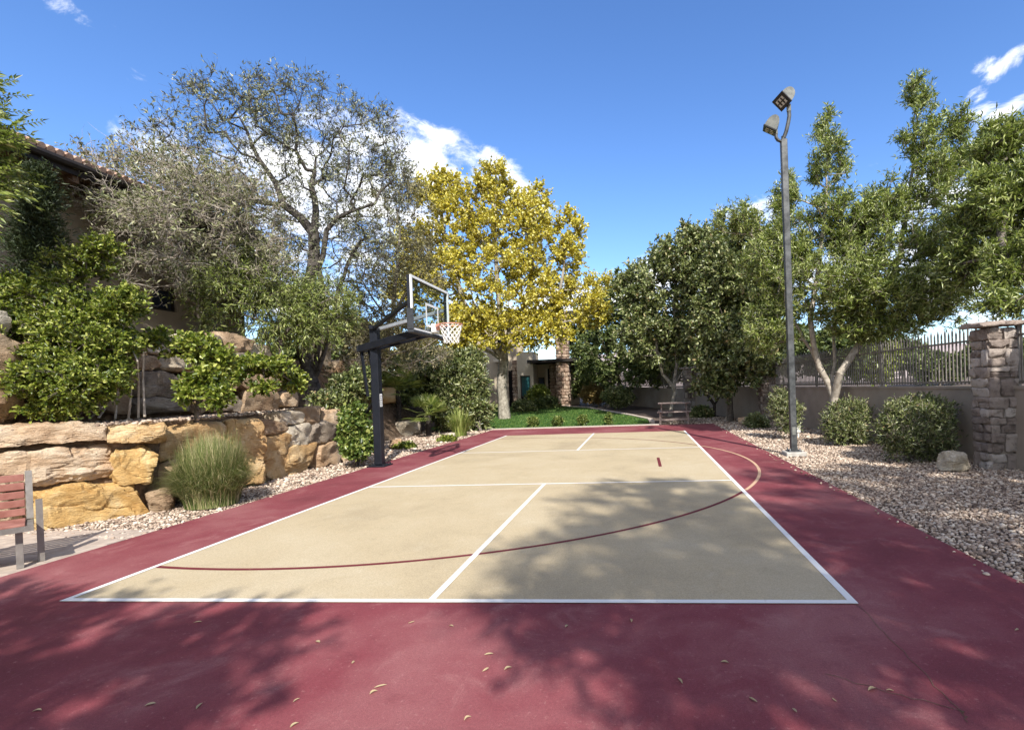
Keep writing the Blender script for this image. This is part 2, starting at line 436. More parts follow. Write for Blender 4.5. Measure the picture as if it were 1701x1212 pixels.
M['lf_grass'] = leafmat('ornamental_grass', [(0, (0.07, 0.105, 0.025)), (0.45, (0.19, 0.24, 0.075)), (0.75, (0.38, 0.37, 0.16)), (1, (0.66, 0.56, 0.34))], 0.25)
M['lf_turf'] = leafmat('turf_blades', [(0, (0.035, 0.08, 0.014)), (0.6, (0.09, 0.18, 0.03)), (1, (0.20, 0.27, 0.07))], 0.25, 0.6)
M['lf_autumn'] = leafmat('bronze_leaves', [(0, (0.16, 0.09, 0.03)), (0.5, (0.26, 0.18, 0.06)), (1, (0.38, 0.30, 0.12))], 0.3)

def glass_mat():
    m = bpy.data.materials.new('backboard_glass'); m.use_nodes = True
    t = NT(m.node_tree)
    tr = t.n('ShaderNodeBsdfTransparent', {'Color': (0.86, 0.90, 0.90, 1)})
    gl = t.n('ShaderNodeBsdfGlossy', {'Color': (1, 1, 1, 1), 'Roughness': 0.01})
    mx = t.n('ShaderNodeMixShader', {0: 0.05, 1: tr.outputs[0], 2: gl.outputs[0]})
    t.n('ShaderNodeOutputMaterial', {'Surface': mx.outputs[0]})
    return m
M['glass'] = glass_mat()

# ------------------------------------------------------------------ ground
def gz(x, y):
    """height of the yard: flat by the court, rising gently beyond it"""
    return 0.03*min(max(0.0, y-17.0), 28.0)

def ground():
    xs = np.concatenate([[-900, -300, -100, -40], np.arange(-24, 25, 2.0), [40, 100, 300, 900]])
    ys = np.concatenate([[-300, -100, -40], np.arange(-14, 50, 1.5), [70, 120, 300, 900]])
    V = [(x, y, gz(x, y)-0.035) for y in ys for x in xs]
    n = len(xs)
    Fs = [(j*n+i, j*n+i+1, (j+1)*n+i+1, (j+1)*n+i) for j in range(len(ys)-1) for i in range(n-1)]
    tag(mk('ground', V, Fs, M['soil']), kind='structure')
ground()

PX0, PX1, PY0, PY1 = -4.33, 4.36, -9.0, 16.15
def slab(name, x0, x1, y0, y1, z, m):
    o = MB().add([(x0, y0, z), (x1, y0, z), (x1, y1, z), (x0, y1, z)], [(0, 1, 2, 3)]).build(name, m)
    return o
tag(MB().box(PX0, PX1, PY0, PY1, -0.3, 0.0).build('court_apron', M['red']), kind='structure')
CW, CL = 3.05, 13.41
tag(slab('court_surface', -CW, CW, 0, CL, 0.004, M['tan']), kind='structure')
ml = MB()
def rect(x0, x1, y0, y1, z): ml.add([(x0, y0, z), (x1, y0, z), (x1, y1, z), (x0, y1, z)], [(0, 1, 2, 3)])
lw = 0.055
ZL = 0.008
rect(-CW, CW, 0, lw, ZL)
rect(-CW, -CW+lw, lw, CL, ZL); rect(CW-lw, CW, lw, CL, ZL)
rect(-CW+lw, CW-lw, 4.57-lw, 4.57, ZL); rect(-CW+lw, CW-lw, 8.84, 8.84+lw, ZL)
rect(-lw/2, lw/2, lw, 4.57-lw, ZL); rect(-lw/2, lw/2, 8.84+lw, CL-0.02, ZL)
tag(ml.build('court_lines', M['white_line']), kind='structure')
def arc(name, m, a0, a1, z, w=0.05, n=80):
    c = np.array([-2.063, 6.483]); r = 5.79
    V = []; Fs = []
    for i in range(n+1):
        a = a0+(a1-a0)*i/n
        d = np.array([math.cos(a), math.sin(a)])
        V += [(*(c+d*(r-w/2)), z), (*(c+d*(r+w/2)), z)]
        if i < n: Fs.append((2*i, 2*i+1, 2*i+3, 2*i+2))
    tag(mk(name, V, Fs, m), kind='structure')
aX = math.acos((CW+2.063)/5.79)
aL = math.acos((-CW+lw+2.063)/5.79)
arc('arc_line', M['red_line'], -aL, -aX-0.004, 0.0065)
arc('arc_line', M['red_line'], aX+0.004, aL, 0.0065)
arc('arc_line', M['tan_line'], -aX+0.006, aX-0.006, 0.0045)
tag(MB().add([(1.91, 6.05, 0.0065), (1.97, 6.05, 0.0065), (1.97, 7.25, 0.0065), (1.91, 7.25, 0.0065)], [(0, 1, 2, 3)]).build('court_mark', M['red_line']), kind='structure')
# fine cracks in the apron
cr = MB()
rnd = random.Random(5)
for pts in ([G(1370, 1120), G(1480, 1150), G(1600, 1180), G(1610, 1205)], [G(1425, 1005), G(1480, 1060), G(1545, 1130), G(1620, 1200)]):
    P = []
    for a, b in zip(pts[:-1], pts[1:]):
        for k in range(6):
            P.append(a+(b-a)*k/6+np.array([rnd.uniform(-.012, .012), rnd.uniform(-.012, .012), 0]))
    for a, b in zip(P[:-1], P[1:]):
        d = (b-a)[:2]; d /= np.linalg.norm(d); nrm = np.array([-d[1], d[0], 0])*0.0018
        a = a*np.array([1, 1, 0])+np.array([0, 0, .003]); b = b*np.array([1, 1, 0])+np.array([0, 0, .003])
        cr.add([a-nrm, b-nrm, b+nrm, a+nrm], [(0, 1, 2, 3)])
tag(cr.build('apron_cracks', M['dirt']), kind='structure')

# paved pad by the bench
pv = MB()
rnd = random.Random(3)
y = -3.0
while y < 1.9:
    x = -6.2-rnd.uniform(0, .2)
    while x < -4.36:
        w = min(rnd.choice([.3, .45, .6]), -4.34-x)
        if w > .08: pv.box(x+.004, x+w-.004, y+.004, y+.296, -.05, -.004+rnd.uniform(-.002, .002), .004)
        x += w
    y += .3
tag(pv.build('paved_pad', M['paver']), kind='structure')

# edging and lawn
edge = []
def lawn_edge(y0): return None
LAWN = [(-8.6, 16.75), (-4.6, 16.62), (-1.0, 16.6), (1.2, 16.65), (2.05, 17.3), (2.0, 18.6), (1.1, 21.0), (-0.2, 24.0), (-1.6, 27.2), (-3.4, 29.2), (-6.5, 30.5), (-10.5, 30.0), (-11.5, 24.0), (-10.5, 19)]
def inpoly(x, y, P):
    x = np.asarray(x); y = np.asarray(y)
    c = np.zeros(x.shape, bool)
    n = len(P)
    for i in range(n):
        x0, y0 = P[i]; x1, y1 = P[(i+1) % n]
        cond = ((y0 > y) != (y1 > y)) & (x < (x1-x0)*(y-y0)/((y1-y0)+1e-12)+x0)
        c ^= cond
    return c
def drape(poly, step, off):
    xs = np.arange(min(p[0] for p in poly)-step, max(p[0] for p in poly)+step, step)
    ys = np.arange(min(p[1] for p in poly)-step, max(p[1] for p in poly)+step, step)
    V = []; Fs = []; idx = {}
    def vi(i, j):
        if (i, j) not in idx:
            idx[(i, j)] = len(V); V.append((xs[i], ys[j], gz(xs[i], ys[j])+off))
        return idx[(i, j)]
    for i in range(len(xs)-1):
        for j in range(len(ys)-1):
            if inpoly(xs[i]+step/2, ys[j]+step/2, poly):
                Fs.append((vi(i, j), vi(i+1, j), vi(i+1, j+1), vi(i, j+1)))
    return V, Fs
V, Fs = drape(LAWN, .12, 0.01)
tag(mk('lawn_soil', V, Fs, M['turf']), kind='structure')
es = MB()
tag(MB().box(-5.2, 2.3, 16.16, 16.58, -.2, 0.02).build('edging_strip', M['edging']), kind='structure')
ep = LAWN[4:11]
for a, b in zip(ep[:-1], ep[1:]):
    A = np.array([*a, gz(*a)-.0]); B = np.array([*b, gz(*b)-.0])
    es.bar(A, B, .22, .12)
tag(es.build('lawn_kerb', M['edging']), kind='structure')

def grass_blades():
    R = np.random.default_rng(2)
    n = 46000
    x = R.uniform(-11.5, 2.4, n); y = R.uniform(16.5, 30.5, n)
    k = inpoly(x, y, LAWN)
    x, y = x[k], y[k]
    z = np.array([gz(a, b) for a, b in zip(x, y)])
    n = len(x)
    a = R.uniform(0, 2*math.pi, n); w = R.uniform(.010, .022, n); h = R.uniform(.04, .085, n)
    P = np.stack([x, y, z], 1)
    dx = np.stack([np.cos(a)*w, np.sin(a)*w, np.zeros(n)], 1)
    tip = np.stack([R.normal(0, .03, n), R.normal(0, .03, n), h], 1)
    V = np.stack([P-dx, P+dx, P+tip], 1).reshape(-1, 3)
    tag(mk('grass', V, np.arange(3*n).reshape(-1, 3), M['lf_turf']), 'short green lawn grass beyond the far end of the court', 'grass', kind='stuff')
grass_blades()

# ------------------------------------------------------------------ gravel
ICO_V = None
def ico():
    p = (1+5**.5)/2
    V = np.array([(-1, p, 0), (1, p, 0), (-1, -p, 0), (1, -p, 0), (0, -1, p), (0, 1, p), (0, -1, -p), (0, 1, -p), (p, 0, -1), (p, 0, 1), (-p, 0, -1), (-p, 0, 1)], float)
    V /= np.linalg.norm(V[0])
    Fs = np.array([(0, 11, 5), (0, 5, 1), (0, 1, 7), (0, 7, 10), (0, 10, 11), (1, 5, 9), (5, 11, 4), (11, 10, 2), (10, 7, 6), (7, 1, 8), (3, 9, 4), (3, 4, 2), (3, 2, 6), (3, 6, 8), (3, 8, 9), (4, 9, 5), (2, 4, 11), (6, 2, 10), (8, 6, 7), (9, 8, 1)])
    return V, Fs
def pebbles(regions, name, label, seed):
    R = np.random.default_rng(seed)
    IV, IF = ico()
    allV = []; cnt = 0
    for (poly, step, r0, r1, zf) in regions:
        xs = np.arange(min(p[0] for p in poly), max(p[0] for p in poly), step)
        ys = np.arange(min(p[1] for p in poly), max(p[1] for p in poly), step)
        X, Y = np.meshgrid(xs, ys)
        X = X.ravel()+R.uniform(-.5, .5, X.size)*step; Y = Y.ravel()+R.uniform(-.5, .5, Y.size)*step
        k = inpoly(X, Y, poly)
        X, Y = X[k], Y[k]
        n = len(X)
        r = r0+(r1-r0)*R.random(n)**1.8
        Z = np.array([zf(a, b) for a, b in zip(X, Y)])+r*R.uniform(-.1, .9, n)
        sc = np.stack([r*R.uniform(.8, 1.5, n), r*R.uniform(.7, 1.1, n), r*R.uniform(.5, .85, n)], 1)
        jit = 1+R.uniform(-.22, .22, (n, 12, 1))
        P = IV[None]*jit*sc[:, None, :]
        a = R.uniform(0, 2*math.pi, n); b = R.normal(0, .45, n)
        ca, sa, cb, sb = np.cos(a), np.sin(a), np.cos(b), np.sin(b)
        x, y_, z_ = P[..., 0], P[..., 1], P[..., 2]
        y2 = y_*cb[:, None]-z_*sb[:, None]; z2 = y_*sb[:, None]+z_*cb[:, None]
        x3 = x*ca[:, None]-y2*sa[:, None]; y3 = x*sa[:, None]+y2*ca[:, None]
        allV.append(np.stack([x3+X[:, None], y3+Y[:, None], z2+Z[:, None]], -1).reshape(-1, 3))
        cnt += n
    V = np.concatenate(allV)
    Fs = (IF[None]+12*np.arange(cnt)[:, None, None]).reshape(-1, 3)
    o = mk(name, V, Fs, M['pebble'])
    tag(o, label, 'gravel', kind='stuff')
g0 = lambda x, y: gz(x, y)-0.028
TZ = 1.24
pebbles([([(4.37, -1.0), (6.2, -1.0), (8.2, 4.0), (8.1, 5.0), (4.37, 5.0)], .030, .010, .025, g0),
         ([(4.37, 5.0), (8.0, 5.0), (7.7, 9.5), (4.37, 9.5)], .036, .012, .028, g0),
         ([(4.37, 9.5), (7.6, 9.5), (6.9, 15.0), (5.2, 19), (3.2, 19.5), (2.3, 17.0), (4.37, 16.2)], .065, .022, .045, g0)],
        'gravel', 'pinkish landscaping gravel between the court and the right hand boundary wall', 1)
pebbles([([(-4.34, 1.7), (-4.34, 5.0), (-5.8, 5.0), (-5.7, 3.2), (-6.3, 1.9)], .033, .011, .026, g0),
         ([(-4.34, 5.0), (-4.34, 9.5), (-6.6, 9.5), (-5.8, 5.0)], .05, .018, .036, g0),
         ([(-4.34, 9.5), (-4.34, 16.15), (-5.3, 16.7), (-9.5, 16.7), (-9.0, 12), (-7.0, 9.5)], .07, .022, .045, g0)],
        'gravel', 'pale landscaping gravel between the court and the sandstone boulder wall', 4)
pebbles([([(-5.5, 3.1), (-5.75, 5.0), (-5.7, 7.5), (-6.8, 9.2), (-7.2, 9.0), (-6.75, 3.5), (-8.4, 1.0), (-7.0, .6)], .05, .018, .036, lambda x, y: TZ+0.03)],
        'gravel', 'pale gravel strip on the planting terrace above the lower boulder wall', 6)

def spill():
    poly = [([(4.20, .3), (4.37, .3), (4.37, 15.5), (4.20, 15.5)], .16, .008, .024, lambda x, y: .004), ([(-4.34, 1.8), (-4.22, 1.8), (-4.22, 15), (-4.34, 15)], .15, .008, .022, lambda x, y: .004)]
    pebbles(poly, 'gravel', 'stray pebbles scattered along the edges of the red court apron', 9)
spill()
# terraces behind the boulder walls
def skirt(poly, z0, z1f, name, m):
    n = len(poly)
    V = [(p[0], p[1], z0) for p in poly]+[(p[0], p[1], z1f(*p)) for p in poly]
    tag(mk(name, V, [tuple(range(n, 2*n))]+[(i, (i+1) % n, n+(i+1) % n, n+i) for i in range(n)], m), kind='structure')
skirt([(-7.6, .2), (-5.62, 3.05), (-5.85, 4.4), (-5.8, 7.2), (-6.2, 8.6), (-7.2, 10.4), (-12, 10.6), (-12, .2)], -.2, lambda x, y: TZ, 'lower_terrace', M['dirt'])
skirt([(-8.6, .6), (-7.0, 3.4), (-7.0, 7.6), (-7.6, 8.6), (-9.0, 13.0), (-20, 15), (-20, -6), (-12, -6)], .5, lambda x, y: 2.62, 'upper_terrace', M['dirt'])
# soil bank running back from the walls
def bank_h(x, y):
    foot = -6.4-(y-8)*.10
    t = min(max((foot-x)/1.9, 0), 1)
    top = 2.45 if y < 14 else max(1.1, 2.45-(y-14)*.06)
    h = (t*t*(3-2*t))*top*min(1, max(0, (y-8.3)/1.6))
    return gz(x, y)-.06+h+.22*mnoise.noise(Vector((x*.7, y*.7, 3)))*t
def bank():
    xs = np.arange(-22, -5.9, .3); ys = np.arange(8.0, 34, .4)
    V = []
    for y in ys:
        for x in xs:
            V.append((x, y, bank_h(x, y)))
    n = len(xs)
    Fs = [(j*n+i, j*n+i+1, (j+1)*n+i+1, (j+1)*n+i) for j in range(len(ys)-1) for i in range(n-1)]
    tag(mk('soil_bank', V, Fs, M['dirt'], smooth=True), kind='structure')
bank()

# far hills beyond the fence
def hills():
    V = []; Fs = []
    n = 60
    for i in range(n+1):
        a = rad(-8+86*i/n)
        for k, (R, h) in enumerate(((260, 0), (420, 1), (640, 0.3))):
            e = (10+28*(.5+.5*mnoise.noise(Vector((a*3.0, 1.7, 0))))+7*mnoise.noise(Vector((a*13, 4, 0))))*h
            V.append((R*math.sin(a), R*math.cos(a), e-1))
        if i < n:
            for k in range(2):
                Fs.append((3*i+k, 3*i+3+k, 3*i+4+k, 3*i+1+k))
    tag(mk('hills', V, Fs, nmat('hill_rock', (0.34, 0.27, 0.24), (0.46, 0.38, 0.35), .03, .95), smooth=True), kind='structure')
hills()
# ------------------------------------------------------------------ rocks
def cube_grid(n):
    idx = {}; V = []; Fs = []
    def vi(p):
        k = tuple(int(round(c*n)) for c in p)
        if k not in idx:
            idx[k] = len(V); V.append([c*2.0/n-1 for c in k])
        return idx[k]
    for a in range(3):
        b, c = (a+1) % 3, (a+2) % 3
        for sgn in (0, 1):
            for i in range(n):
                for j in range(n):
                    f = []
                    for (p, q) in ((0, 0), (1, 0), (1, 1), (0, 1)):
                        t = [0, 0, 0]; t[a] = sgn; t[b] = (i+p)/n; t[c] = (j+q)/n
                        f.append(vi(t))
                    Fs.append(f if sgn else f[::-1])
    return np.array(V, float), Fs
GRIDS = {}
def rock_verts(hx, hy, hz, seed, n=12, rough=0.05, cuts=5, kn=7.0, skew=.12):
    """a chiselled boulder: rounded block with irregular corners, facets and noise"""
    if n not in GRIDS: GRIDS[n] = cube_grid(n)
    P, Fs = GRIDS[n]
    R = np.random.default_rng(seed)
    kn_ = (np.abs(P)**kn).sum(1)**(1/kn)
    Q = P/kn_[:, None]*1.0
    corner = R.uniform(-skew, skew, (2, 2, 2, 3))
    t = (np.clip(P, -1, 1)+1)/2
    off = np.zeros_like(P)
    for i in (0, 1):
        for j in (0, 1):
            for k in (0, 1):
                w = (t[:, 0] if i else 1-t[:, 0])*(t[:, 1] if j else 1-t[:, 1])*(t[:, 2] if k else 1-t[:, 2])
                off += w[:, None]*corner[i, j, k]
    Q = Q*(1-skew*.4)+off
    sc = np.array([hx, hy, hz])
    for _ in range(cuts):
        d = R.normal(0, 1, 3); d /= np.linalg.norm(d)
        s = (Q@d).max()*R.uniform(.70, .93)
        ex = np.maximum(Q@d-s, 0)
        Q = Q-ex[:, None]*d*R.uniform(.75, 1.0)
    Q = Q*sc
    m = min(hx, hy, hz)
    o = R.uniform(0, 50, 3)
    for i in range(len(Q)):
        v = Vector(Q[i]/max(m, .12)*.9+o)
        a = mnoise.noise(v)*.9+mnoise.noise(v*2.3)*.55+mnoise.noise(v*5.1)*.35+mnoise.noise(v*11.0)*.16-abs(mnoise.noise(v*1.4+Vector((9, 3, 1))))*.7
        st = mnoise.noise(v*1.25+Vector((1, 8, 5)))*3.2+P[i][2]*.9; fl = math.floor(st); st = fl+min(1, max(0, (st-fl-.40)/.2))
        a = a*.55+st*.62
        c = abs(mnoise.noise(v*1.1+Vector((4, 7, 2))))
        if c < .06: a -= (1-c/.06)*.8
        d = P[i]/np.linalg.norm(P[i])
        Q[i] += d*a*rough
    return Q, Fs
def rock(name, c, half, ax, label, cat, group, m, seed, n=12, rough=None, cuts=10, kn=13., skew=.13):
    """ax: rows = local x, y, z directions in the world"""
    Q, Fs = rock_verts(*half, seed, n, rough if rough is not None else .13*min(half), cuts, kn, skew)
    V = Q@np.asarray(ax)+np.asarray(c)
    o = mk(name, V, Fs, m, None, (c[0], c[1], c[2]-half[2]), smooth=True, sharp=30)
    return tag(o, label, cat, group)

def on_plane(u, v, a, b):
    d = ray(u, v); a = np.array(a); b = np.array(b)
    nn = np.array([b[1]-a[1], -(b[0]-a[0])])
    t = ((a-CAMP[:2])@nn)/(d[:2]@nn)
    return CAMP+t*d
def wall_stone(px, plane, depth, label, group, m, seed, inset=0.0, grow=1.05, **kw):
    x0, y0, x1, y1 = px
    a, b = plane
    P = [on_plane(u, v, a, b) for u, v in ((x0, y0), (x1, y0), (x1, y1), (x0, y1))]
    c = sum(P)/4
    ex = np.array([b[0]-a[0], b[1]-a[1], 0]); ex /= np.linalg.norm(ex)
    hw = abs(((P[1]+P[2])-(P[0]+P[3]))/2@ex)/2*grow
    hh = ((P[0][2]+P[1][2])-(P[2][2]+P[3][2]))/4*grow
    ny = np.array([-ex[1], ex[0], 0])
    if ny@(c-CAMP) < 0: ny = -ny            # pointing into the wall
    c = c+ny*(depth/2+inset)
    # follow the course's slope in the picture
    R = np.random.default_rng(seed+900)
    tz = R.uniform(-.03, .03)
    ax = np.array([ex*math.cos(tz)+np.array([0, 0, math.sin(tz)]), ny, np.array([0, 0, math.cos(tz)])-ex*math.sin(tz)])
    return rock('boulder', c, (hw, depth/2, hh), ax, label, 'boulder', group, m, seed, **kw)
S1 = ((-6.9, .8), (-5.2, 3.2))
S2 = ((-5.45, 4.0), (-5.45, 8.0))
UP = ((-6.6, 2.0), (-6.6, 9.0))
GL, GU = 'sandstone boulders of the lower retaining wall', 'sandstone boulders of the upper retaining wall'
low = [
 ((-80, 706, 176, 745), S1, .8, 'long pinkish cap boulder at the left end of the lower wall, above the bench', 'rock_pink', 44),
 ((174, 706, 280, 743), S1, .7, 'shorter ochre cap boulder ending just before the ornamental grass clump', 'rock_ochre', 44),
 ((-90, 748, 190, 814), S1, .8, 'big rough pink brown boulder in the middle course directly behind the bench', 'rock_pink', 44),
 ((188, 743, 268, 804), S1, .7, 'golden boulder in the middle course touching the ornamental grass clump', 'rock_gold', 44),
 ((46, 808, 252, 890), S1, .8, 'largest golden base boulder, right of the bench and left of the grass clump', 'rock_gold', 44),
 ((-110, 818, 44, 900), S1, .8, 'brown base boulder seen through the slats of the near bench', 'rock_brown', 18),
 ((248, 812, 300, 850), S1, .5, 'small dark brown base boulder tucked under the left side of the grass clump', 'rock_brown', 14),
 ((440, 737, 536, 803), S2, .8, 'widest base boulder of the low wall, between the tall slab and the ivy', 'rock_ochre', 44),
 ((433, 721, 491, 767), S2, .7, 'square ochre boulder stacked against the right edge of the tall slab', 'rock_ochre', 16),
 ((428, 694, 483, 729), S2, .7, 'brown flat boulder on the top course just right of the tall slab', 'rock_brown', 16),
 ((469, 684, 514, 710), S2, .7, 'pale grey flat boulder on the top course in front of the dark tree trunk', 'rock_pale', 14),
 ((480, 706, 522, 745), S2, .6, 'small tan boulder wedged in the middle course between two squarish ones', 'rock_pale', 14),
 ((520, 697, 559, 740), S2, .7, 'upright grey brown boulder in the middle course left of the ivy', 'rock_grey', 14),
 ((511, 677, 544, 705), S2, .6, 'brown angular boulder on the top course right of the pale grey one', 'rock_brown', 12),
 ((543, 679, 574, 709), S2, .6, 'last top course boulder of the low wall, right beside the ivy', 'rock_pink', 12),
 ((531, 734, 574, 774), S2, .7, 'last base boulder of the low wall, half covered by ivy', 'rock_pink', 12),
 ((574, 690, 612, 730), S2, .6, 'brown boulder in the ivy behind the hoop pole, upper one', 'rock_brown', 10),
 ((572, 730, 616, 770), S2, .6, 'pink boulder in the ivy behind the hoop pole, lower one', 'rock_pink', 10),
]
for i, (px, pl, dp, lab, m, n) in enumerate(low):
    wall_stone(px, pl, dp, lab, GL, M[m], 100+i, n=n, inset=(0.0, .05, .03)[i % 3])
# the tall slab at the corner and the stones hidden behind the grass clump
wall_stone((386, 700, 446, 806), ((-5.72, 4.12), (-5.22, 4.95)), .62, 'tall upright ochre slab at the corner right of the ornamental grass', GL, M['rock_ochre'], 131, n=36, cuts=3, kn=9, skew=.07)
wall_stone((276, 703, 390, 760), ((-5.55, 2.6), (-5.55, 4.6)), .6, 'ochre boulder behind the top of the ornamental grass clump', GL, M['rock_ochre'], 132, n=14)
wall_stone((272, 758, 392, 822), ((-5.48, 2.6), (-5.48, 4.6)), .6, 'brown boulder behind the middle of the ornamental grass clump', GL, M['rock_brown'], 133, n=14)

up = [
 ((236, 556, 298, 588), 'pale pink block at the top of the upper wall beside the green shrub', 'rock_pale'),
 ((230, 588, 279, 616), 'brown block in the second row of the upper wall beside the shrub', 'rock_brown'),
 ((277, 590, 313, 616), 'pale block in the second row of the upper wall left of the vine', 'rock_pale'),
 ((236, 616, 314, 661), 'large grey boulder with a slanting face in the upper wall', 'rock_grey'),
 ((312, 622, 344, 660), 'brown boulder right of the large grey slanting one in the upper wall', 'rock_brown'),
 ((236, 658, 331, 688), 'long grey brown base boulder of the upper wall by the dead stems', 'rock_grey'),
 ((329, 661, 364, 688), 'brown base boulder of the upper wall under the trailing vine', 'rock_brown'),
 ((353, 557, 379, 584), 'small grey block at the top of the upper wall', 'rock_grey'),
 ((375, 556, 432, 590), 'dark red brown block on the top row left of the dark porch opening', 'rock_brown'),
 ((355, 584, 393, 620), 'rounded pinkish boulder below the small grey block of the upper wall', 'rock_brown'),
 ((386, 586, 440, 606), 'flat grey block below the dark red brown one in the upper wall', 'rock_grey'),
 ((424, 572, 462, 598), 'tan block near the tree trunks on the top row of the upper wall', 'rock_pale'),
 ((400, 622, 437, 652), 'tan boulder with vine leaves on it in the middle of the upper wall', 'rock_brown'),
 ((434, 618, 484, 650), 'humped brown boulder in the middle row near the dark tree trunks', 'rock_brown'),
 ((409, 648, 470, 684), 'wide squared brown base block of the upper wall, left of two', 'rock_brown'),
 ((467, 649, 507, 680), 'golden squared base block touching the dark tree trunks', 'rock_pink'),
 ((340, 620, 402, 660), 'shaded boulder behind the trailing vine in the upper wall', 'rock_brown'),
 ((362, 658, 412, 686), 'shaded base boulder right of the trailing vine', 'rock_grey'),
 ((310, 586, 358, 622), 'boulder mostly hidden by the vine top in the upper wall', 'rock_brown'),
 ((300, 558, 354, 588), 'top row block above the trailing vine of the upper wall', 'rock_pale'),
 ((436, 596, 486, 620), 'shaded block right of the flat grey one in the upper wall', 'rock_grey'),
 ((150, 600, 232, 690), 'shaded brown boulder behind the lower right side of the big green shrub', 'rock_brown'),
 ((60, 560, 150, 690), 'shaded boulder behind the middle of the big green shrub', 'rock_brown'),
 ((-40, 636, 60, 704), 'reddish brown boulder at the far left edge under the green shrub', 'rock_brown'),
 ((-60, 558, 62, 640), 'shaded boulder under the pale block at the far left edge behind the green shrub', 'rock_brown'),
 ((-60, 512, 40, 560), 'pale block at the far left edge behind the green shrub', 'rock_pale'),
]
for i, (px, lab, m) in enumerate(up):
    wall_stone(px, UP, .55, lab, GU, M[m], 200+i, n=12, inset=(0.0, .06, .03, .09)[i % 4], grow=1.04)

# single boulders on the gravel
def loose(u, v, hx, hy, hz, lab, m, seed, h=0.0, n=14, rot=0.3, **kw):
    g = G(u, v, h)
    z = gz(g[0], g[1])
    ax = np.array([[math.cos(rot), math.sin(rot), 0], [-math.sin(rot), math.cos(rot), 0], [0, 0, 1]])
    return rock('boulder', (g[0], g[1]+hy, z+hz*.82), (hx, hy, hz), ax, lab, 'boulder', 'loose landscaping boulders', M[m], seed, n=n, **kw)
loose(1597, 783, .25, .2, .175, 'pale rounded boulder on the gravel in front of the stone pillar', 'rock_pale', 301, n=18, kn=3.2, cuts=7)
loose(1238, 706, .27, .2, .15, 'small reddish boulder on the gravel by the right hand wall, behind the light pole', 'rock_pink', 302, kn=3.5)
loose(673, 724, .42, .3, .30, 'large pale block behind the hoop pole, left of the small fan palm', 'rock_pale', 303, n=18)
loose(653, 745, .2, .18, .16, 'small pinkish rock at the foot of the large pale block', 'rock_pink', 304)
for k, (x, y, hx, hz) in enumerate(((-8.75, 14.3, .55, .36), (-8.15, 14.9, .42, .3), (-8.6, 12.9, .5, .34), (-9.2, 15.8, .6, .4), (-8.0, 13.4, .3, .2))):
    rock('boulder', (x, y, bank_h(x, y)+hz*.55), (hx, .4, hz), np.array([[.9, .43, 0], [-.43, .9, 0], [0, 0, 1.]]), ['largest sunlit boulder on the bank left of the hoop pole', 'sunlit boulder on the bank just right of the hoop pole', 'sunlit boulder on the bank right beside the dark tree trunks', 'boulder high on the bank behind the backboard post', 'smallest boulder low on the bank beside the hoop pole'][k], 'boulder', 'loose landscaping boulders', M['rock_pink' if k % 2 == 0 else 'rock_ochre'], 320+k, n=14)
loose(745, 728, .22, .16, .09, 'low rock between the small fan palm and the court', 'rock_pale', 305)

# ------------------------------------------------------------------ right boundary: stone pillars, wall and iron fence
def pillar(x, y, w, h, label, seed, rows=9):
    t = thing('stone_pillar', (x, y, gz(x, y)), label, 'pillar', 'stone pillars of the boundary wall')
    z0 = gz(x, y)-.05
    MB().box(x-w/2+.03, x+w/2-.03, y-w/2+.03, y+w/2-.03, z0, z0+h-.03).build('mortar_core', M['stucco'], t)
    R = random.Random(seed)
    V = []; Fs = []
    k = 0
    z = z0
    courses = []
    while z < z0+h-.10:
        hh = R.choice([.13, .2, .26, .32])*R.uniform(.9, 1.1)
        if z+hh > z0+h-.10: hh = z0+h-z-.03
        courses.append((z, hh)); z += hh
    for face in range(4):
        ex = np.array([[1, 0, 0], [0, 1, 0], [-1, 0, 0], [0, -1, 0]][face], float)
        nn = np.array([[0, -1, 0], [1, 0, 0], [0, 1, 0], [-1, 0, 0]][face], float)
        for (z, hh) in courses:
            s = -w/2
            while s < w/2-.02:
                ww = R.uniform(.13, .40)
                if w/2-(s+ww) < .12: ww = w/2-s
                sub = [(z, hh)] if hh < .18 or R.random() < .6 else [(z, hh*.52), (z+hh*.52, hh*.48)]
                for (zz, h2) in sub:
                    c = np.array([x, y, zz+h2/2])+ex*(s+ww/2)+nn*(w/2-.03)
                    Q, F2 = rock_verts(ww/2+.002, .06, h2/2+.002, seed*50+k, 7, .012, 5, 9, .14)
                    k += 1
                    b = len(V)
                    V += (Q@np.array([ex, -nn, [0, 0, 1]])+c+nn*R.uniform(-.012, .02)).tolist()
                    Fs += [[i+b for i in f] for f in F2]
                s += ww
    mk('stone_facing', V, Fs, M['pillar_stone'], t, smooth=True, sharp=40)
    V = []; Fs = []
    for q, (cx, cy, hx, hy) in enumerate(((-.26, -.2, .24, .3), (.2, -.22, .26, .27), (-.2, .26, .3, .2), (.24, .22, .24, .26))):
        f = (w+.06)/.66
        Q, F2 = rock_verts(hx*f*.98, hy*f*.98, .045, seed*77+q, 8, .010, 5, 6, .1)
        b = len(V); V += (Q+np.array([x+cx*f, y+cy*f, z0+h+.02+q*.012])).tolist(); Fs += [[i+b for i in ff] for ff in F2]
    mk('flagstone_cap', V, Fs, M['cap_stone'], t, smooth=True, sharp=40)
    return t
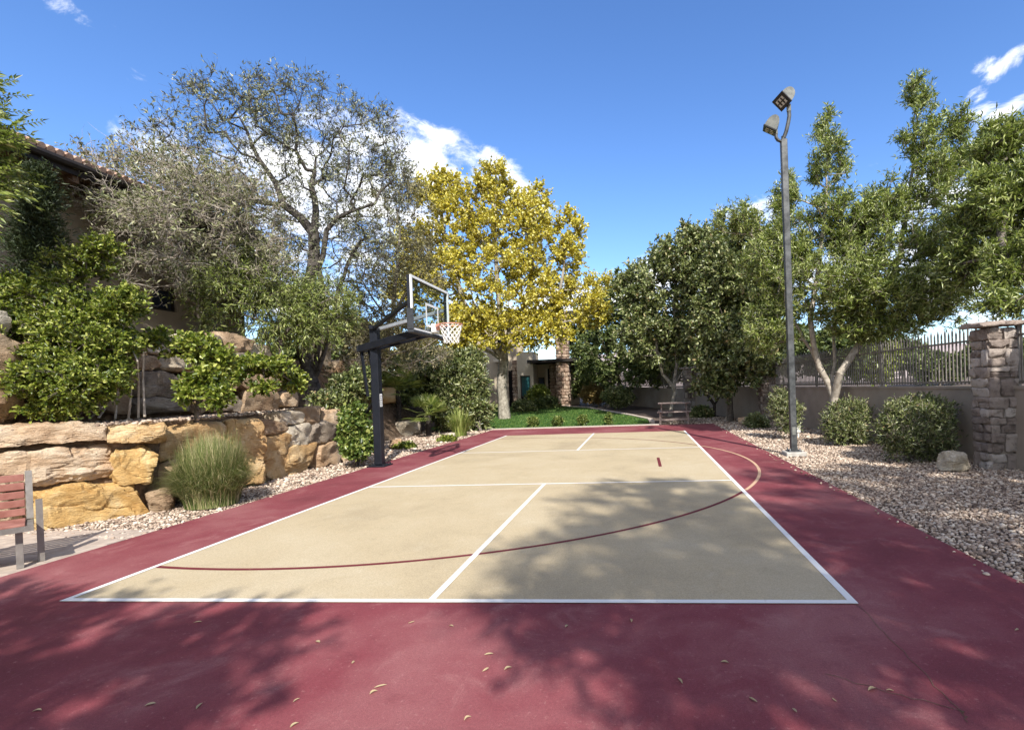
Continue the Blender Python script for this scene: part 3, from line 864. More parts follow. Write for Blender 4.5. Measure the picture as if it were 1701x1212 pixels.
def island_stone(name, stops):
    m, t, b = principled(name, None, .9, .2)
    co = obj_co(t)
    rnd = t.n('ShaderNodeNewGeometry').outputs['Random Per Island']
    col = t.ramp(rnd, stops)
    nz = t.noise(co, 11, 7, .7)
    col = t.mix(t.smooth(nz, .35, .7, 0, .55), col, (0.36, 0.29, 0.25))
    col = t.mix(t.smooth(nz, .5, .32, 0, .6), col, (0.10, .065, .05))
    t.t.links.new(col, b.inputs['Base Color'])
    bump(t, b, t.noise(co, 26, 6, .7), .8, .025)
    return m
M['pillar_stone'] = island_stone('pillar_stone', [(0, (.13, .105, .09)), (.35, (.26, .215, .185)), (.7, (.40, .345, .30)), (1, (.54, .49, .44))])
M['cap_stone'] = island_stone('cap_stone', [(0, (.30, .24, .20)), (1, (.42, .35, .30))])
M['column_stone'] = island_stone('column_stone', [(0, (.22, .13, .09)), (.5, (.40, .28, .20)), (1, (.56, .44, .33))])
pillar(7.47, 5.36, .44, 2.36, 'nearest stone pillar with a flagstone cap at the right edge beside the bushes', 7)
pillar(6.55, 16.4, .66, 2.5, 'middle stone pillar rising behind the bushes and the light pole', 8)
pillar(4.2, 22.6, .7, 2.2, 'farthest stone pillar in the shade behind the trees right of the picnic table', 9)

def wall_run(a, b, h, label, fence_label, fh=1.0, seed=1, thick=.2):
    a = np.array([*a, gz(*a)]); b = np.array([*b, gz(*b)])
    d = b-a; d[2] = 0; L = np.linalg.norm(d); d /= L
    nrm = np.array([-d[1], d[0], 0])
    t = thing('garden_wall', (a+b)/2, label, 'wall', 'boundary wall sections')
    up = np.array([0, 0, 1.])
    def block(o0, o1, z0, z1, name, m, bev):
        pts = []
        V = []
        for p in (a, b):
            for o in (o0, o1):
                for z in (z0, z1):
                    V.append(p+nrm*o+up*z)
        mk(name, V, [(0, 1, 3, 2), (4, 6, 7, 5), (0, 4, 5, 1), (2, 3, 7, 6), (0, 2, 6, 4), (1, 5, 7, 3)], m, t)
    block(-thick/2, thick/2, -.3, h-.05, 'wall_body', M['stucco'], 0)
    block(-thick/2-.025, thick/2+.025, h-.05, h, 'wall_coping', M['stucco'], 0)
    if not fence_label: return
    f = thing('iron_fence', (a+b)/2+up*h, fence_label, 'fence', 'iron fence panels on the boundary wall')
    rl = MB()
    for z in (h+.07, h+fh*.80, h+fh*.93)[:2]:
        rl.bar(a+up*z, b+up*z, .035, .035)
    rl.build('rail', M['iron'], f)
    pk = MB()
    n = int(L/.10)
    for i in range(1, n):
        p = a+(b-a)*i/n
        zt = h+fh*(1.0 if i % 2 else .95)
        pk.bar(p+up*(h+.03), p+up*zt, .023, .023, d)
        pk.add([p+up*zt+d*.02, p+up*zt-d*.02, p+up*zt+nrm*.02, p+up*zt-nrm*.02, p+up*(zt+.075), p+up*(zt-.03)],
               [(0, 2, 4), (2, 1, 4), (1, 3, 4), (3, 0, 4), (2, 0, 5), (1, 2, 5), (3, 1, 5), (0, 3, 5)])
    pk.build('pickets', M['iron'], f)
    for i in (0, n//3, 2*n//3, n):
        p = a+(b-a)*min(max(i/n, .004), .996)
        MB().bar(p+up*h, p+up*(h+fh*.97), .045, .045, d).build('fence_post', M['iron'], f)
wall_run((7.72, 5.6), (6.72, 16.2), 1.33, 'stucco wall section between the nearest stone pillar and the middle one', 'dark iron picket fence on the wall between the nearest and the middle stone pillar', 1.03)
wall_run((8.25, -2.0), (7.72, 5.2), 1.33, 'stucco wall section running off the right edge, in front of the nearest pillar', 'dark iron fence at the extreme right edge beyond the nearest pillar', 1.03)
wall_run((6.45, 16.6), (4.4, 22.4), 1.33, 'shaded stucco wall section behind the dark trees, right of the picnic table', 'iron fence behind the dark trees right of the picnic table', 1.0)
wall_run((3.95, 22.8), (-1.0, 33.5), 1.15, 'distant stucco wall section behind the picnic table and the lawn', 'distant iron fence above the wall beyond the lawn', .9)

# ------------------------------------------------------------------ house on the left terrace
def left_house():
    X = -8.75
    t = thing('house', (X-3, 4, 2.6), 'beige stucco house with clay tile roof on the left terrace behind the trees', 'house')
    Y0, Y1, Z0, ZE = -5.0, 8.2, 2.4, 5.55
    wy0, wy1, wz0, wz1 = 6.35, 6.95, 3.58, 4.10
    b = MB()
    th = .25
    b.box(X-th, X, Y0, wy0, Z0, ZE); b.box(X-th, X, wy1, Y1, Z0, ZE)
    b.box(X-th, X, wy0, wy1, Z0, wz0); b.box(X-th, X, wy0, wy1, wz1, ZE)
    b.box(X-6, X-th, Y1-th, Y1, Z0, ZE); b.box(X-6, X-th, Y0, Y0+th, Z0, ZE)
    # covered porch beyond
    b.box(X-3.2, X-3.0, Y1, 12.5, Z0, 4.7)
    b.box(X-.45, X, 12.1, 12.6, Z0, 4.7); b.box(X-.3, X-.002, Y1, 12.1, 4.35, 4.7)
    b.build('wall', M['house_stucco'], t)
    MB().box(X-3.3, X+.25, Y1+.02, 12.9, 4.7, 4.86, .02).build('porch_roof', M['fascia'], t)
    w = MB()
    for (ya, yb, za, zb) in ((wy0, wy0+.06, wz0, wz1), (wy1-.06, wy1, wz0, wz1), (wy0+.06, wy1-.06, wz0, wz0+.06), (wy0+.06, wy1-.06, wz1-.06, wz1)):
        w.box(X-.16, X-.08, ya, yb, za, zb)
    wf = w.build('window', M['win_frame'], t)
    MB().box(X-.13, X-.11, wy0+.06, wy1-.06, wz0+.06, wz1-.06).build('pane', M['win_blue'], wf)
    MB().box(X-5.8, X-th-.05, Y0+th, Y1-th, Z0, Z0+.05).build('floor', M['dark_room'], t)
    # roof: soffit, fascia, gutter and rows of barrel tiles
    XE = -7.95
    YR = 8.5
    MB().box(X-.02, XE-.04, Y0-.5, YR, ZE, ZE+.05).build('eave', M['eave_wood'], t)
    fa = MB(); fa.box(XE-.04, XE, Y0-.5, YR, ZE-.02, ZE+.20)
    fa.build('fascia', M['fascia'], t)
    gt = MB(); gt.tube([(XE+.06, Y0-.5, ZE+.13), (XE+.06, YR, ZE+.13)], .065, 8)
    gt.build('gutter', M['fascia'], t)
    for k in range(22):
        y = Y0-.3+k*.6
        MB().box(X-.02, XE-.06, y, y+.10, ZE-.13, ZE).build('rafter_end', M['eave_wood'], t)
    sl = math.tan(rad(17)); V = []; Fs = []
    XR = -15.0
    ny = 104; rows = 18
    ys = np.linspace(Y0-.5, YR, ny*4+1)
    for r in range(rows):
        xa = XE+.02-(XE+.02-XR)*r/rows; xb = XE+.02-(XE+.02-XR)*(r+1.12)/rows
        for x, lift in ((xa, .045), (xb, 0.0)):
            for i, y in enumerate(ys):
                ph = (i % 4)/4*2*math.pi
                z = ZE+.22+(XE-x)*sl+.05*math.cos(ph)+lift
                V.append((x, y, z))
        b0 = r*2*len(ys); n = len(ys)
        for i in range(n-1):
            Fs.append((b0+i, b0+i+1, b0+n+i+1, b0+n+i))
    rf = mk('roof', V, Fs, M['roof_tile'], t)
    # underside and back
    MB().add([(XE-.05, Y0-.5, ZE+.16), (XE-.05, YR, ZE+.16), (XR, YR, ZE+.16+7*sl), (XR, Y0-.5, ZE+.16+7*sl)], [(0, 1, 2, 3)]).build('roof_deck', M['eave_wood'], rf)
    # end caps of the barrel tiles along the eave
    ec = MB()
    for i in range(0, len(ys)-4, 4):
        y = ys[i]
        ec.tube([(XE+.035, y, ZE+.245), (XE-.25, y, ZE+.245+.25*sl+.02)], .062, 8)
    ec.build('eave_tiles', M['roof_tile'], rf)
left_house()

# ------------------------------------------------------------------ house beyond the lawn
def far_house():
    def at(u, v, D): return W(u, v, D)
    D = 34.5
    def X(u): return at(u, 640, D)[0]
    Y = at(900, 640, D)[1]
    def Z(v): return at(900, v, D)[2]
    x = X
    t = thing('house', (x(895), Y+2, .3), 'stucco and stone house partly hidden by the yellow tree beyond the lawn', 'house')
    zb = -.2
    b = MB()
    b.box(x(885), x(960), Y+.9, Y+1.2, zb, Z(603)); b.box(x(760), x(864), Y+1.0, Y+1.3, zb, Z(520))
    b.build('wall', M['house_stucco'], t)
    # pale bay with the teal window
    wx0, wx1, wz0, wz1 = x(866.5), x(883.5), Z(656), Z(623)
    p = MB()
    bx0, bx1, yF = x(862), x(889), Y-.5
    p.box(bx0, wx0, yF, Y+1.4, zb, Z(584)); p.box(wx1, bx1, yF, Y+1.4, zb, Z(584))
    p.box(wx0, wx1, yF, Y+1.4, wz1, Z(584)); p.box(wx0, wx1, yF, Y+1.4, zb, Z(664))
    p.build('bay_wall', M['pale_stucco'], t)
    f = MB()
    f.box(wx0, wx0+.07, yF+.1, yF+.2, wz0-.1, wz1); f.box(wx1-.07, wx1, yF+.1, yF+.2, wz0-.1, wz1)
    f.box(wx0+.07, wx1-.07, yF+.1, yF+.2, wz1-.07, wz1); f.box(wx0+.07, wx1-.07, yF+.1, yF+.2, wz0-.1, wz0)
    wf = f.build('window', M['win_frame'], t)
    MB().box(wx0+.07, wx1-.07, yF+.14, yF+.16, wz0, wz1-.07).build('pane', M['win_teal'], wf)
    MB().box(wx0, wx1, yF+.12, yF+.16, Z(664), wz0-.1).build('window_panel', M['dark_room'], t)
    # small window on the shaded wall, doorway
    g = MB(); g.box(x(890.5), x(901), Y+.82, Y+.9, Z(650), Z(626)); w2 = g.build('window', M['win_frame'], t)
    MB().box(x(892), x(899.5), Y+.80, Y+.82, Z(648), Z(628)).build('pane', M['win_blue'], w2)
    MB().box(x(907), x(922), Y+.84, Y+.9, zb, Z(612)).build('doorway', M['dark_room'], t)
    MB().box(x(903.5), x(907), Y+.80, Y+.9, zb, Z(612)).build('door_post', M['pale_stucco'], t)
    # roofs
    MB().box(x(884), x(962), Y-1.4, Y+4, Z(604), Z(599), .02).build('porch_roof', M['fascia'], t)
    MB().box(x(755), x(868), Y+.2, Y+6, Z(519), Z(512), .02).build('roof', M['fascia'], t)
    MB().box(x(815), x(832), Y+.55, Y+1.0, Z(597), Z(592)).build('window_ledge', M['pale_stucco'], t)
    MB().box(x(821), x(832), Y+.94, Y+1.0, Z(590), Z(545)).build('window', M['dark_room'], t)
    # stone column left of the bay, dark arch beside it
    MB().box(x(838), x(849), Y+.92, Y+1.0, zb, Z(612)).build('arch_opening', M['dark_room'], t)
    def col(u0, u1, y, vt, name, label=None, parent=t, seed=3):
        R = random.Random(seed); V = []; Fs = []; k = 0
        x0, x1 = x(u0), x(u1); ht = Z(vt)
        z = zb
        while z < ht:
            hh = R.uniform(.16, .3)
            for sd in range(3):
                s = 0
                L = x1-x0 if sd == 0 else .8
                while s < L-.02:
                    ww = R.uniform(.18, .42)
                    if L-(s+ww) < .15: ww = L-s
                    if sd == 0: c, h = (x0+s+ww/2, y, z+hh/2), (ww/2-.006, .06, hh/2-.006)
                    else: c, h = (x0 if sd == 1 else x1, y+s+ww/2, z+hh/2), (.06, ww/2-.006, hh/2-.006)
                    Q, F2 = rock_verts(*h, seed*31+k, 3, .012, 2, 6, .1); k += 1
                    b0 = len(V); V += (Q+np.array(c)).tolist(); Fs += [[i+b0 for i in ff] for ff in F2]
                    s += ww
            z += hh
        o = mk(name, V, Fs, M['column_stone'], parent, smooth=True, sharp=40)
        MB().box(x0, x1, y, y+.8, zb, ht-.02).build('column_core', M['dirt'], o)
    col(850, 861, Y+.2, 600, 'stone_column', seed=4)
    col(931, 949, Y-1.2, 528, 'stone_column', seed=5)
    col(912, 926, Y+.6, 606, 'stone_column', seed=6)
    MB().box(x(900), x(965), Y-1.0, Y+3, Z(530), Z(522), .02).build('upper_roof', M['fascia'], t)
far_house()

# ------------------------------------------------------------------ basketball hoop
def hoop():
    bx, by = -4.13, 6.98
    t = thing('basketball_hoop', (bx, by, 0), 'black in ground basketball hoop with glass backboard on the left side of the court', 'basketball hoop')
    A = lambda *p: np.array(p, float)
    # square post, slightly thinner towards its top
    w0, w1, zt = .085, .085, 3.03
    MB().obox((bx, by, zt/2+.02), (1, 0, 0), (0, 1, 0), (0, 0, 1), w0, w0, zt/2-.02, .012).build('pole', M['black_paint'], t)
    bp = MB().box(bx-.2, bx+.2, by-.2, by+.2, .0, .03, .008)
    for sx in (-1, 1):
        for sy in (-1, 1):
            bp.tube([(bx+sx*.155, by+sy*.155, .03), (bx+sx*.155, by+sy*.155, .065)], .018, 6)
    bp.build('base_plate', M['black_paint'], t)
    BX, Y0, Y1, Z0, Z1 = -2.50, 5.33, 7.13, 2.725, 3.745
    yc = (Y0+Y1)/2
    # lower arms: pair of deep bars clasping the post and running under the board
    end = A(BX-.12, yc, Z0+.06)
    d0 = end-A(bx, by, 2.63); dh = d0/np.linalg.norm(d0)
    side = np.cross(dh, (0, 0, 1)); side /= np.linalg.norm(side)
    for s in (-1, 1):
        MB().bar(A(bx, by, 2.63)+side*s*.118-dh*.42, end+side*s*.118, .055, .16, bev=.01).build('lower_arm', M['black_paint'], t)
    cp = MB(); cp.bar(A(bx, by, 2.63)-dh*.44-side*.15, A(bx, by, 2.63)-dh*.44+side*.15, .06, .14, bev=.01)
    cp.build('arm_crossbar', M['black_paint'], t)
    # upper arms spread to the two sides of the board
    top = A(bx, by, 2.99)
    MB().bar(top+A(.05, -.10, .02), A(BX-.07, Y0+.12, 3.30), .06, .075, bev=.008).build('upper_arm', M['black_paint'], t)
    MB().bar(top+A(.05, .10, .02), A(BX-.07, Y1-.12, 3.33), .06, .075, bev=.008).build('upper_arm', M['silver'], t)
    MB().bar(top+A(.0, -.17, .03), top+A(.0, .17, .03), .09, .09, bev=.01).build('top_pivot', M['black_paint'], t)
    # height adjuster: strut, crank screw and lever behind the post
    back = A(bx, by, 2.60)-dh*.42
    low = A(bx, by, 1.55)-dh*.10
    MB().bar(back+side*.06, low+side*.09-dh*.10, .05, .05).build('rear_strut', M['black_paint'], t)
    MB().tube([back-side*.03+dh*.16, low-side*.03-dh*.02+A(0, 0, .35)], .035, 10).build('adjuster_tube', M['black_paint'], t, smooth=True)
    cs = MB().tube([low-side*.03-dh*.02+A(0, 0, .36), low-side*.03-dh*.02-A(0, 0, .12)], .075, 10)
    o = cs.build('adjuster_cover', M['white_paint'], t, smooth=True)
    st = MB()
    for k in range(4):
        an = math.pi*.5*k+.9
        c = low-side*.03-dh*.02+A(math.cos(an)*.077, math.sin(an)*.077, .12)
        st.obox(c, (math.cos(an), math.sin(an), 0), (-math.sin(an), math.cos(an), 0), (0, 0, 1), .003, .014, .23)
    st.build('cover_stripes', M['black_paint'], o)
    MB().bar(low+A(0, 0, -.12), low-dh*.5-side*.12+A(0, 0, -.34), .06, .045, bev=.006).build('crank_lever', M['black_paint'], t)
    # warning sticker on the post
    MB().box(bx+.0865, bx+.0885, by-.055, by+.045, 1.30, 1.58).build('sticker', M['white_paint'], t)
    sk = MB()
    for k in range(6):
        sk.box(bx+.0886, bx+.0896, by-.045, by+(.035 if k % 2 else .02), 1.325+k*.04, 1.337+k*.04)
    sk.build('sticker_print', M['black_paint'], t)
    # board
    fr = MB(); f = .045; th = .028
    fr.box(BX-th, BX+.004, Y0, Y0+f, Z0, Z1); fr.box(BX-th, BX+.004, Y1-f, Y1, Z0, Z1)
    fr.box(BX-th, BX+.004, Y0+f, Y1-f, Z0, Z0+f); fr.box(BX-th, BX+.004, Y0+f, Y1-f, Z1-f, Z1)
    bd = fr.build('backboard', M['white_paint'], t)
    MB().box(BX-.010, BX+.002, Y0+f, Y1-f, Z0+f, Z1-f).build('glass', M['glass'], bd)
    rs = MB()
    e = .012
    rs.box(BX-.085, BX-th-.001, Y0, Y0+.055, Z0, Z1); rs.box(BX-.085, BX-th-.001, Y1-.055, Y1, Z0, Z1)
    rs.box(BX-.085, BX-th-.001, Y0+.055, Y1-.055, Z1-.05, Z1); rs.box(BX-.085, BX-th-.001, Y0+.055, Y1-.055, Z0, Z0+.05)
    rs.build('steel_frame', M['black_paint'], bd)
    tq = MB(); a, b_, h = .305, .045, .46
    zq = 2.86
    tq.box(BX+.003, BX+.007, yc-a, yc-a+b_, zq, zq+h); tq.box(BX+.003, BX+.007, yc+a-b_, yc+a, zq, zq+h)
    tq.box(BX+.003, BX+.007, yc-a+b_, yc+a-b_, zq+h-b_, zq+h); tq.box(BX+.003, BX+.007, yc-a+b_, yc+a-b_, zq, zq+b_)
    tq.build('target_square', M['white_paint'], bd)
    pd = MB()
    pd.box(BX-.10, BX+.022, Y0-.02, Y1+.02, Z0-.045, Z0+.012, .01)
    for y0, y1 in ((Y0-.022, Y0+.012), (Y1-.012, Y1+.022)):
        pd.box(BX-.10, BX+.022, y0, y1, Z0+.013, Z0+.40, .008)
    pd.build('edge_padding', M['padding'], bd)
    # rim
    rz = 2.915; rx, ry, rr = BX+.15+.2286, yc, .2286
    mp = MB().box(BX+.008, BX+.10, ry-.10, ry+.10, rz-.15, rz+.02, .01)
    mp.build('rim_bracket', M['white_paint'], t)
    rg = MB()
    rg.tube([(rx+rr*math.cos(2*math.pi*k/32), ry+rr*math.sin(2*math.pi*k/32), rz) for k in range(32)], .0105, 8, closed=True)
    for s in (-1, 1):
        rg.bar((BX+.10, ry+s*.09, rz-.03), (rx-rr*.80, ry+s*rr*.62, rz-.004), .016, .05)
    rg.bar((BX+.10, ry, rz-.10), (rx-rr*.98, ry, rz-.008), .13, .012)
    rim = rg.build('rim', M['orange'], t, smooth=True)
    nt = MB()
    n = 12; lv = 7
    def np_(k, l):
        f = l/(lv-1)
        r = rr*(1-.42*f**.8)+(.012*f if f > .9 else 0)
        an = 2*math.pi*(k+.5*(l % 2))/n
        return (rx+r*math.cos(an), ry+r*math.sin(an), rz-.012-.36*f)
    for k in range(n):
        for l in range(lv-1):
            p = np_(k, l)
            for kk in ((k, k-1) if l % 2 == 0 else (k, k+1)):
                nt.tube([p, np_(kk, l+1)], .0058, 5, cap=False)
    nt.build('net', M['net'], rim, smooth=True)
hoop()

# ------------------------------------------------------------------ court light
def light_pole():
    x, y = 4.76, 7.27
    t = thing('light_pole', (x, y, 0), 'tall grey court light pole with two floodlights beside the gravel on the right', 'light pole')
    MB().box(x-.2, x+.2, y-.2, y+.2, -.02, .07, .012).build('footing', M['concrete'], t)
    fp = MB().box(x-.13, x+.13, y-.13, y+.13, .07, .095, .006)
    fp.build('base_plate', M['pole_steel'], t)
    for sx in (-1, 1):
        for sy in (-1, 1):
            MB().tube([(x+sx*.10, y+sy*.10, .095), (x+sx*.10, y+sy*.10, .14)], .014, 6).build('bolt', M['silver'], t)
    MB().box(x-.035, x+.035, y-.068, y-.0625, .42, .58, .002).build('hand_hole_cover', M['lamp_body'], t)
    MB().obox((x, y, 3.32), (1, 0, 0), (0, 1, 0), (0, 0, 1), .062, .062, 3.23, .008).build('pole', M['pole_steel'], t)
    br = MB()
    br.tube([(x-.0, y, 6.45), (x+.0, y, 6.62)], .045, 10)
    br.tube([(x, y-.02, 6.58), (x+.05, y-.03, 6.70), (x+.10, y-.04, 6.90), (x+.12, y-.04, 7.02), (x+.115, y-.04, 7.12)], .040, 10)
    br.tube([(x+.01, y-.02, 6.60), (x-.06, y-.03, 6.50), (x-.13, y-.05, 6.53), (x-.165, y-.06, 6.58), (x-.17, y-.06, 6.66)], .034, 10)
    br.build('bracket', M['pole_steel'], t, smooth=True)
    def head(c, nrm, upv, name='floodlight'):
        nrm = np.array(nrm, float); nrm /= np.linalg.norm(nrm)
        ax = np.cross(upv, nrm); ax /= np.linalg.norm(ax)      # along the lamp's width
        uy = np.cross(nrm, ax)
        c = np.array(c, float)
        hw, hh = .165, .13
        # body: half-round profile in the (uy, -nrm) plane, extruded along ax
        prof = [(-hh, 0.0), (hh, 0.0)]+[(hh*math.cos(a), .25*math.sin(a)**.8) for a in np.linspace(.25, math.pi-.15, 9)]
        V = []; n = len(prof)
        for s in (-1, 1):
            for (p, q) in prof: V.append(c+ax*hw*s+uy*p-nrm*q)
        Fs = [tuple(range(n)), tuple(range(n, 2*n))[::-1]]+[(i, n+i, n+(i+1) % n, (i+1) % n) for i in range(n)]
        h = MB().add(V, Fs).build(name, M['lamp_body'], t, smooth=True)
        MB().obox(c+nrm*.012, ax, uy, nrm, hw+.014, hh+.014, .014, .005).build('lens_frame', M['lamp_dark'], h)
        ln = MB().obox(c+nrm*.028, ax, uy, nrm, hw-.055, hh-.05, .004)
        ln.build('lens', M['lamp_glass'], h)
        gr = MB()
        for k in (-.25, .3): gr.obox(c+nrm*.034+ax*hw*k, ax, uy, nrm, .018, hh-.06, .002)
        gr.obox(c+nrm*.0335, ax, uy, nrm, hw-.06, .012, .0015)
        gr.build('lens_grid', M['lamp_dark'], h)
    head((x-.03, y-.10, 7.30), (-.62, -.27, -.74), (-.75, -.2, .6))
    head((x-.29, y-.08, 6.74), (-.50, .20, -.84), (-.85, .1, .5))
    kn = MB()
    kn.tube([(x+.115, y-.04, 7.10), (x+.11, y-.05, 7.24)], .045, 10)
    kn.build('knuckle', M['lamp_body'], t, smooth=True)
    kn = MB()
    kn.tube([(x-.17, y-.06, 6.64), (x-.172, y-.06, 6.78)], .042, 10)
    kn.tube([(x-.17, y-.12, 6.76), (x-.17, y+.0, 6.76)], .028, 8)
    kn.build('knuckle', M['lamp_body'], t, smooth=True)
light_pole()
g = G(1328, 726)
t = thing('junction_box', (g[0], g[1]+.1, 0), 'small white outlet box on a stake right behind the light pole', 'outlet box')
MB().box(g[0]-.055, g[0]+.055, g[1]+.05, g[1]+.13, .12, .33, .01).build('box', M['box_white'], t)
MB().box(g[0]-.02, g[0]+.02, g[1]+.075, g[1]+.11, -.05, .12).build('stake', M['box_white'], t)

# ------------------------------------------------------------------ benches
def near_bench():
    e = np.array([-4.42, .87, 0.])                     # right end, on the paving
    ex = np.array([.60, .80, 0]); ex /= np.linalg.norm(ex)
    fy = np.array([ex[1], -ex[0], 0])                  # facing the court and the camera
    up = np.array([0, 0, 1.])
    t = thing('bench', e-ex*.7, 'garden bench with red wooden slats and grey metal frame at the left edge', 'bench')
    L = 1.5
    P = lambda a, b, c: e-ex*a+fy*b+up*c
    def legset(a):
        o = MB()
        o.bar(P(a, .02, 0), P(a, .02, .385), .075, .05, ex).build('leg', M['bench_metal'], t)
        q = -.04 if a < L/2 else L+.04
        MB().bar(P(q, -.14, 0), P(q, -.14, .62), .09, .05, ex).build('leg', M['bench_metal'], t)
    legset(.10); legset(L-.10)
    f = MB()
    f.bar(P(0, .16, .39), P(L, .16, .39), .045, .05); f.bar(P(0, -.26, .39), P(L, -.26, .39), .045, .05)
    for a in (0.025, L/2, L-.025):
        f.bar(P(a, .135, .39), P(a, -.235, .39), .045, .05)
        f.bar(P(a, -.27, .42), P(a, -.37, .90), .045, .05, ex)
    f.build('frame', M['bench_metal'], t)
    for k in range(5):
        b = .125-k*.085
        MB().bar(P(.055, b, .425), P(L-.055, b, .425), .072, .024, bev=.004).build('seat_slat', M['bench_red'], t)
    for k in range(5):
        z = .50+k*.085; b = -.245-(z-.42)*.21
        MB().bar(P(.055, b, z), P(L-.055, b, z), .024, .070, bev=.004).build('back_slat', M['bench_red'], t)
near_bench()

def far_table():
    c = np.array([2.95, 17.25, gz(2.95, 17.25)])
    t = thing('picnic_table', c, 'small weathered wooden picnic table at the far right corner of the court by the lawn', 'picnic table')
    ex = np.array([.985, -.06, 0]); ex /= np.linalg.norm(ex); fy = np.array([ex[1], -ex[0], 0]); up = np.array([0, 0, 1.])
    P = lambda a, b, z: c+ex*a+fy*b+up*z
    hw = .64
    wd = M['grey_wood']
    for k in range(5):
        MB().bar(P(-hw, -.28+k*.14, .79), P(hw, -.28+k*.14, .79), .125, .04, bev=.005).build('top_plank', wd, t)
    for s in (-1, 1):
        for b in (.58, -.58):
            MB().bar(P(s*(hw-.09), b, -.02), P(s*(hw-.09), b, .43), .075, .075, ex, bev=.005).build('leg', wd, t)
        MB().bar(P(s*(hw-.09), -.58, .40), P(s*(hw-.09), .58, .40), .045, .09, bev=.004).build('cross_beam', wd, t)
        MB().bar(P(s*(hw-.14), -.16, .10), P(s*(hw-.14), -.10, .77), .09, .05, ex).build('table_leg', wd, t)
        MB().bar(P(s*(hw-.14), .16, .10), P(s*(hw-.14), .10, .77), .09, .05, ex).build('table_leg', wd, t)
        MB().bar(P(s*(hw-.14), -.30, .745), P(s*(hw-.14), .30, .745), .05, .05).build('batten', wd, t)
    for b in (.58, -.58):
        for d in (-.075, .075):
            MB().bar(P(-hw-.02, b+d, .46), P(hw+.02, b+d, .46), .135, .04, bev=.005).build('seat_plank', wd, t)
        MB().bar(P(-hw+.13, b, .16), P(hw-.13, b, .16), .04, .08).build('stretcher', wd, t)
far_table()

# ------------------------------------------------------------------ fallen leaves on the apron
def fallen():
    px = [(329, 1033, 0), (528, 1066, 1), (587, 1100, 2), (684, 1034, 0), (620, 1150, 3), (632, 1140, 0), (492, 1163, 3), (330, 1173, 2), (63, 1180, 0),
          (488, 1204, 3), (776, 1193, 3), (812, 1087, 0), (808, 1113, 3), (843, 1110, 3), (1204, 1100, 1), (1130, 1131, 2), (1250, 1163, 4), (1448, 1145, 0),
          (1478, 1147, 1), (941, 1040, 3), (1049, 1031, 2), (1385, 1163, 2), (1690, 1046, 0), (750, 1040, 1), (1320, 1180, 2), (250, 1170, 0)]
    R = random.Random(8)
    for i, (u, v, k) in enumerate(px):
        g = G(u, v)
        an = [0.5, -.35, 1.7, .95, 2.0][k]+R.uniform(-.3, .3)
        d = np.array([math.cos(an), math.sin(an), 0]); n = np.array([-d[1], d[0], 0])
        L = R.uniform(.014, .027)*(1.9 if i == 5 else 1); w = L*R.uniform(.16, .42); c = R.uniform(.006, .016)
        bend = R.uniform(-.35, .35); c *= R.choice((.1, .3, .5))
        V = []
        for s in (-1, -.5, 0, .5, 1):
            ww = w*(1-s*s)**.7+.001
            zz = .004+c*(.5+.5*math.cos(s*2.2+R.uniform(-.3, .3)))
            off = n*bend*L*s*s
            V += [g+d*L*s+n*ww+off+np.array([0, 0, zz+ww*.5]), g+d*L*s+off+np.array([0, 0, max(.004, zz-.004)]), g+d*L*s-n*ww+off+np.array([0, 0, zz+ww*.4])]
        Fs = []
        for j in range(4):
            a = 3*j
            Fs += [(a, a+1, a+4, a+3), (a+1, a+2, a+5, a+4)]
        o = mk('fallen_leaf', V, Fs, M['dry_leaf'], None, g, smooth=True)
        tag(o, 'small curled dry leaf lying on the red court apron', 'leaf', 'fallen leaves on the red apron')
fallen()
# ------------------------------------------------------------------ plants
def nrm_(a): return a/(np.linalg.norm(a, axis=-1, keepdims=True)+1e-9)
def skeleton(stems, attr, R, step=.35, jit=.06):
    """stems: list of (points, parent stem index or None). Attractors join the nearest branch. Returns positions, parents, leaf-end flags."""
    cap = 60000
    P = np.zeros((cap, 3)); par = np.full(cap, -1, int); plen = np.zeros(cap); n = 0
    for pts in stems:
        pts = [np.asarray(p, float) for p in pts]
        if n:
            d = np.linalg.norm(P[:n]-pts[0], axis=1); last = int(d.argmin())
        else:
            P[0] = pts[0]; n = 1; last = 0
        for a, b in zip(pts[:-1], pts[1:]):
            L = np.linalg.norm(b-a); k = max(1, int(L/step))
            for i in range(1, k+1):
                P[n] = a+(b-a)*i/k+R.normal(0, .02, 3)*min(1, L); par[n] = last
                plen[n] = plen[last]+L/k; last = n; n += 1
    d0 = np.array([np.linalg.norm(P[:n]-a, axis=1).min() for a in attr])
    ends = []
    nstem = n
    for a in attr[np.argsort(d0)]:
        v = a-P[:n]
        d = np.linalg.norm(v, axis=1)
        down = np.maximum(0, -v[:, 2])          # branches rather rise than fall
        cost = d+.8*down+.16*plen[:n]
        i = int(cost.argmin())
        L = d[i]
        k = max(1, int(round(L/step)))
        last = i; p0 = P[i].copy()
        side = R.normal(0, .10, 3)*L
        for j in range(1, k+1):
            t = j/k
            q = p0+(a-p0)*t+side*math.sin(math.pi*t)+np.array([0, 0, -.10*L*math.sin(math.pi*t)])
            if j < k: q = q+R.normal(0, jit, 3)*step
            P[n] = q; par[n] = last; plen[n] = plen[last]+L/k; last = n; n += 1
            if n >= cap-5: break
        ends.append(last)
        if n >= cap-5: break
    return P[:n], par[:n], np.array(ends), nstem
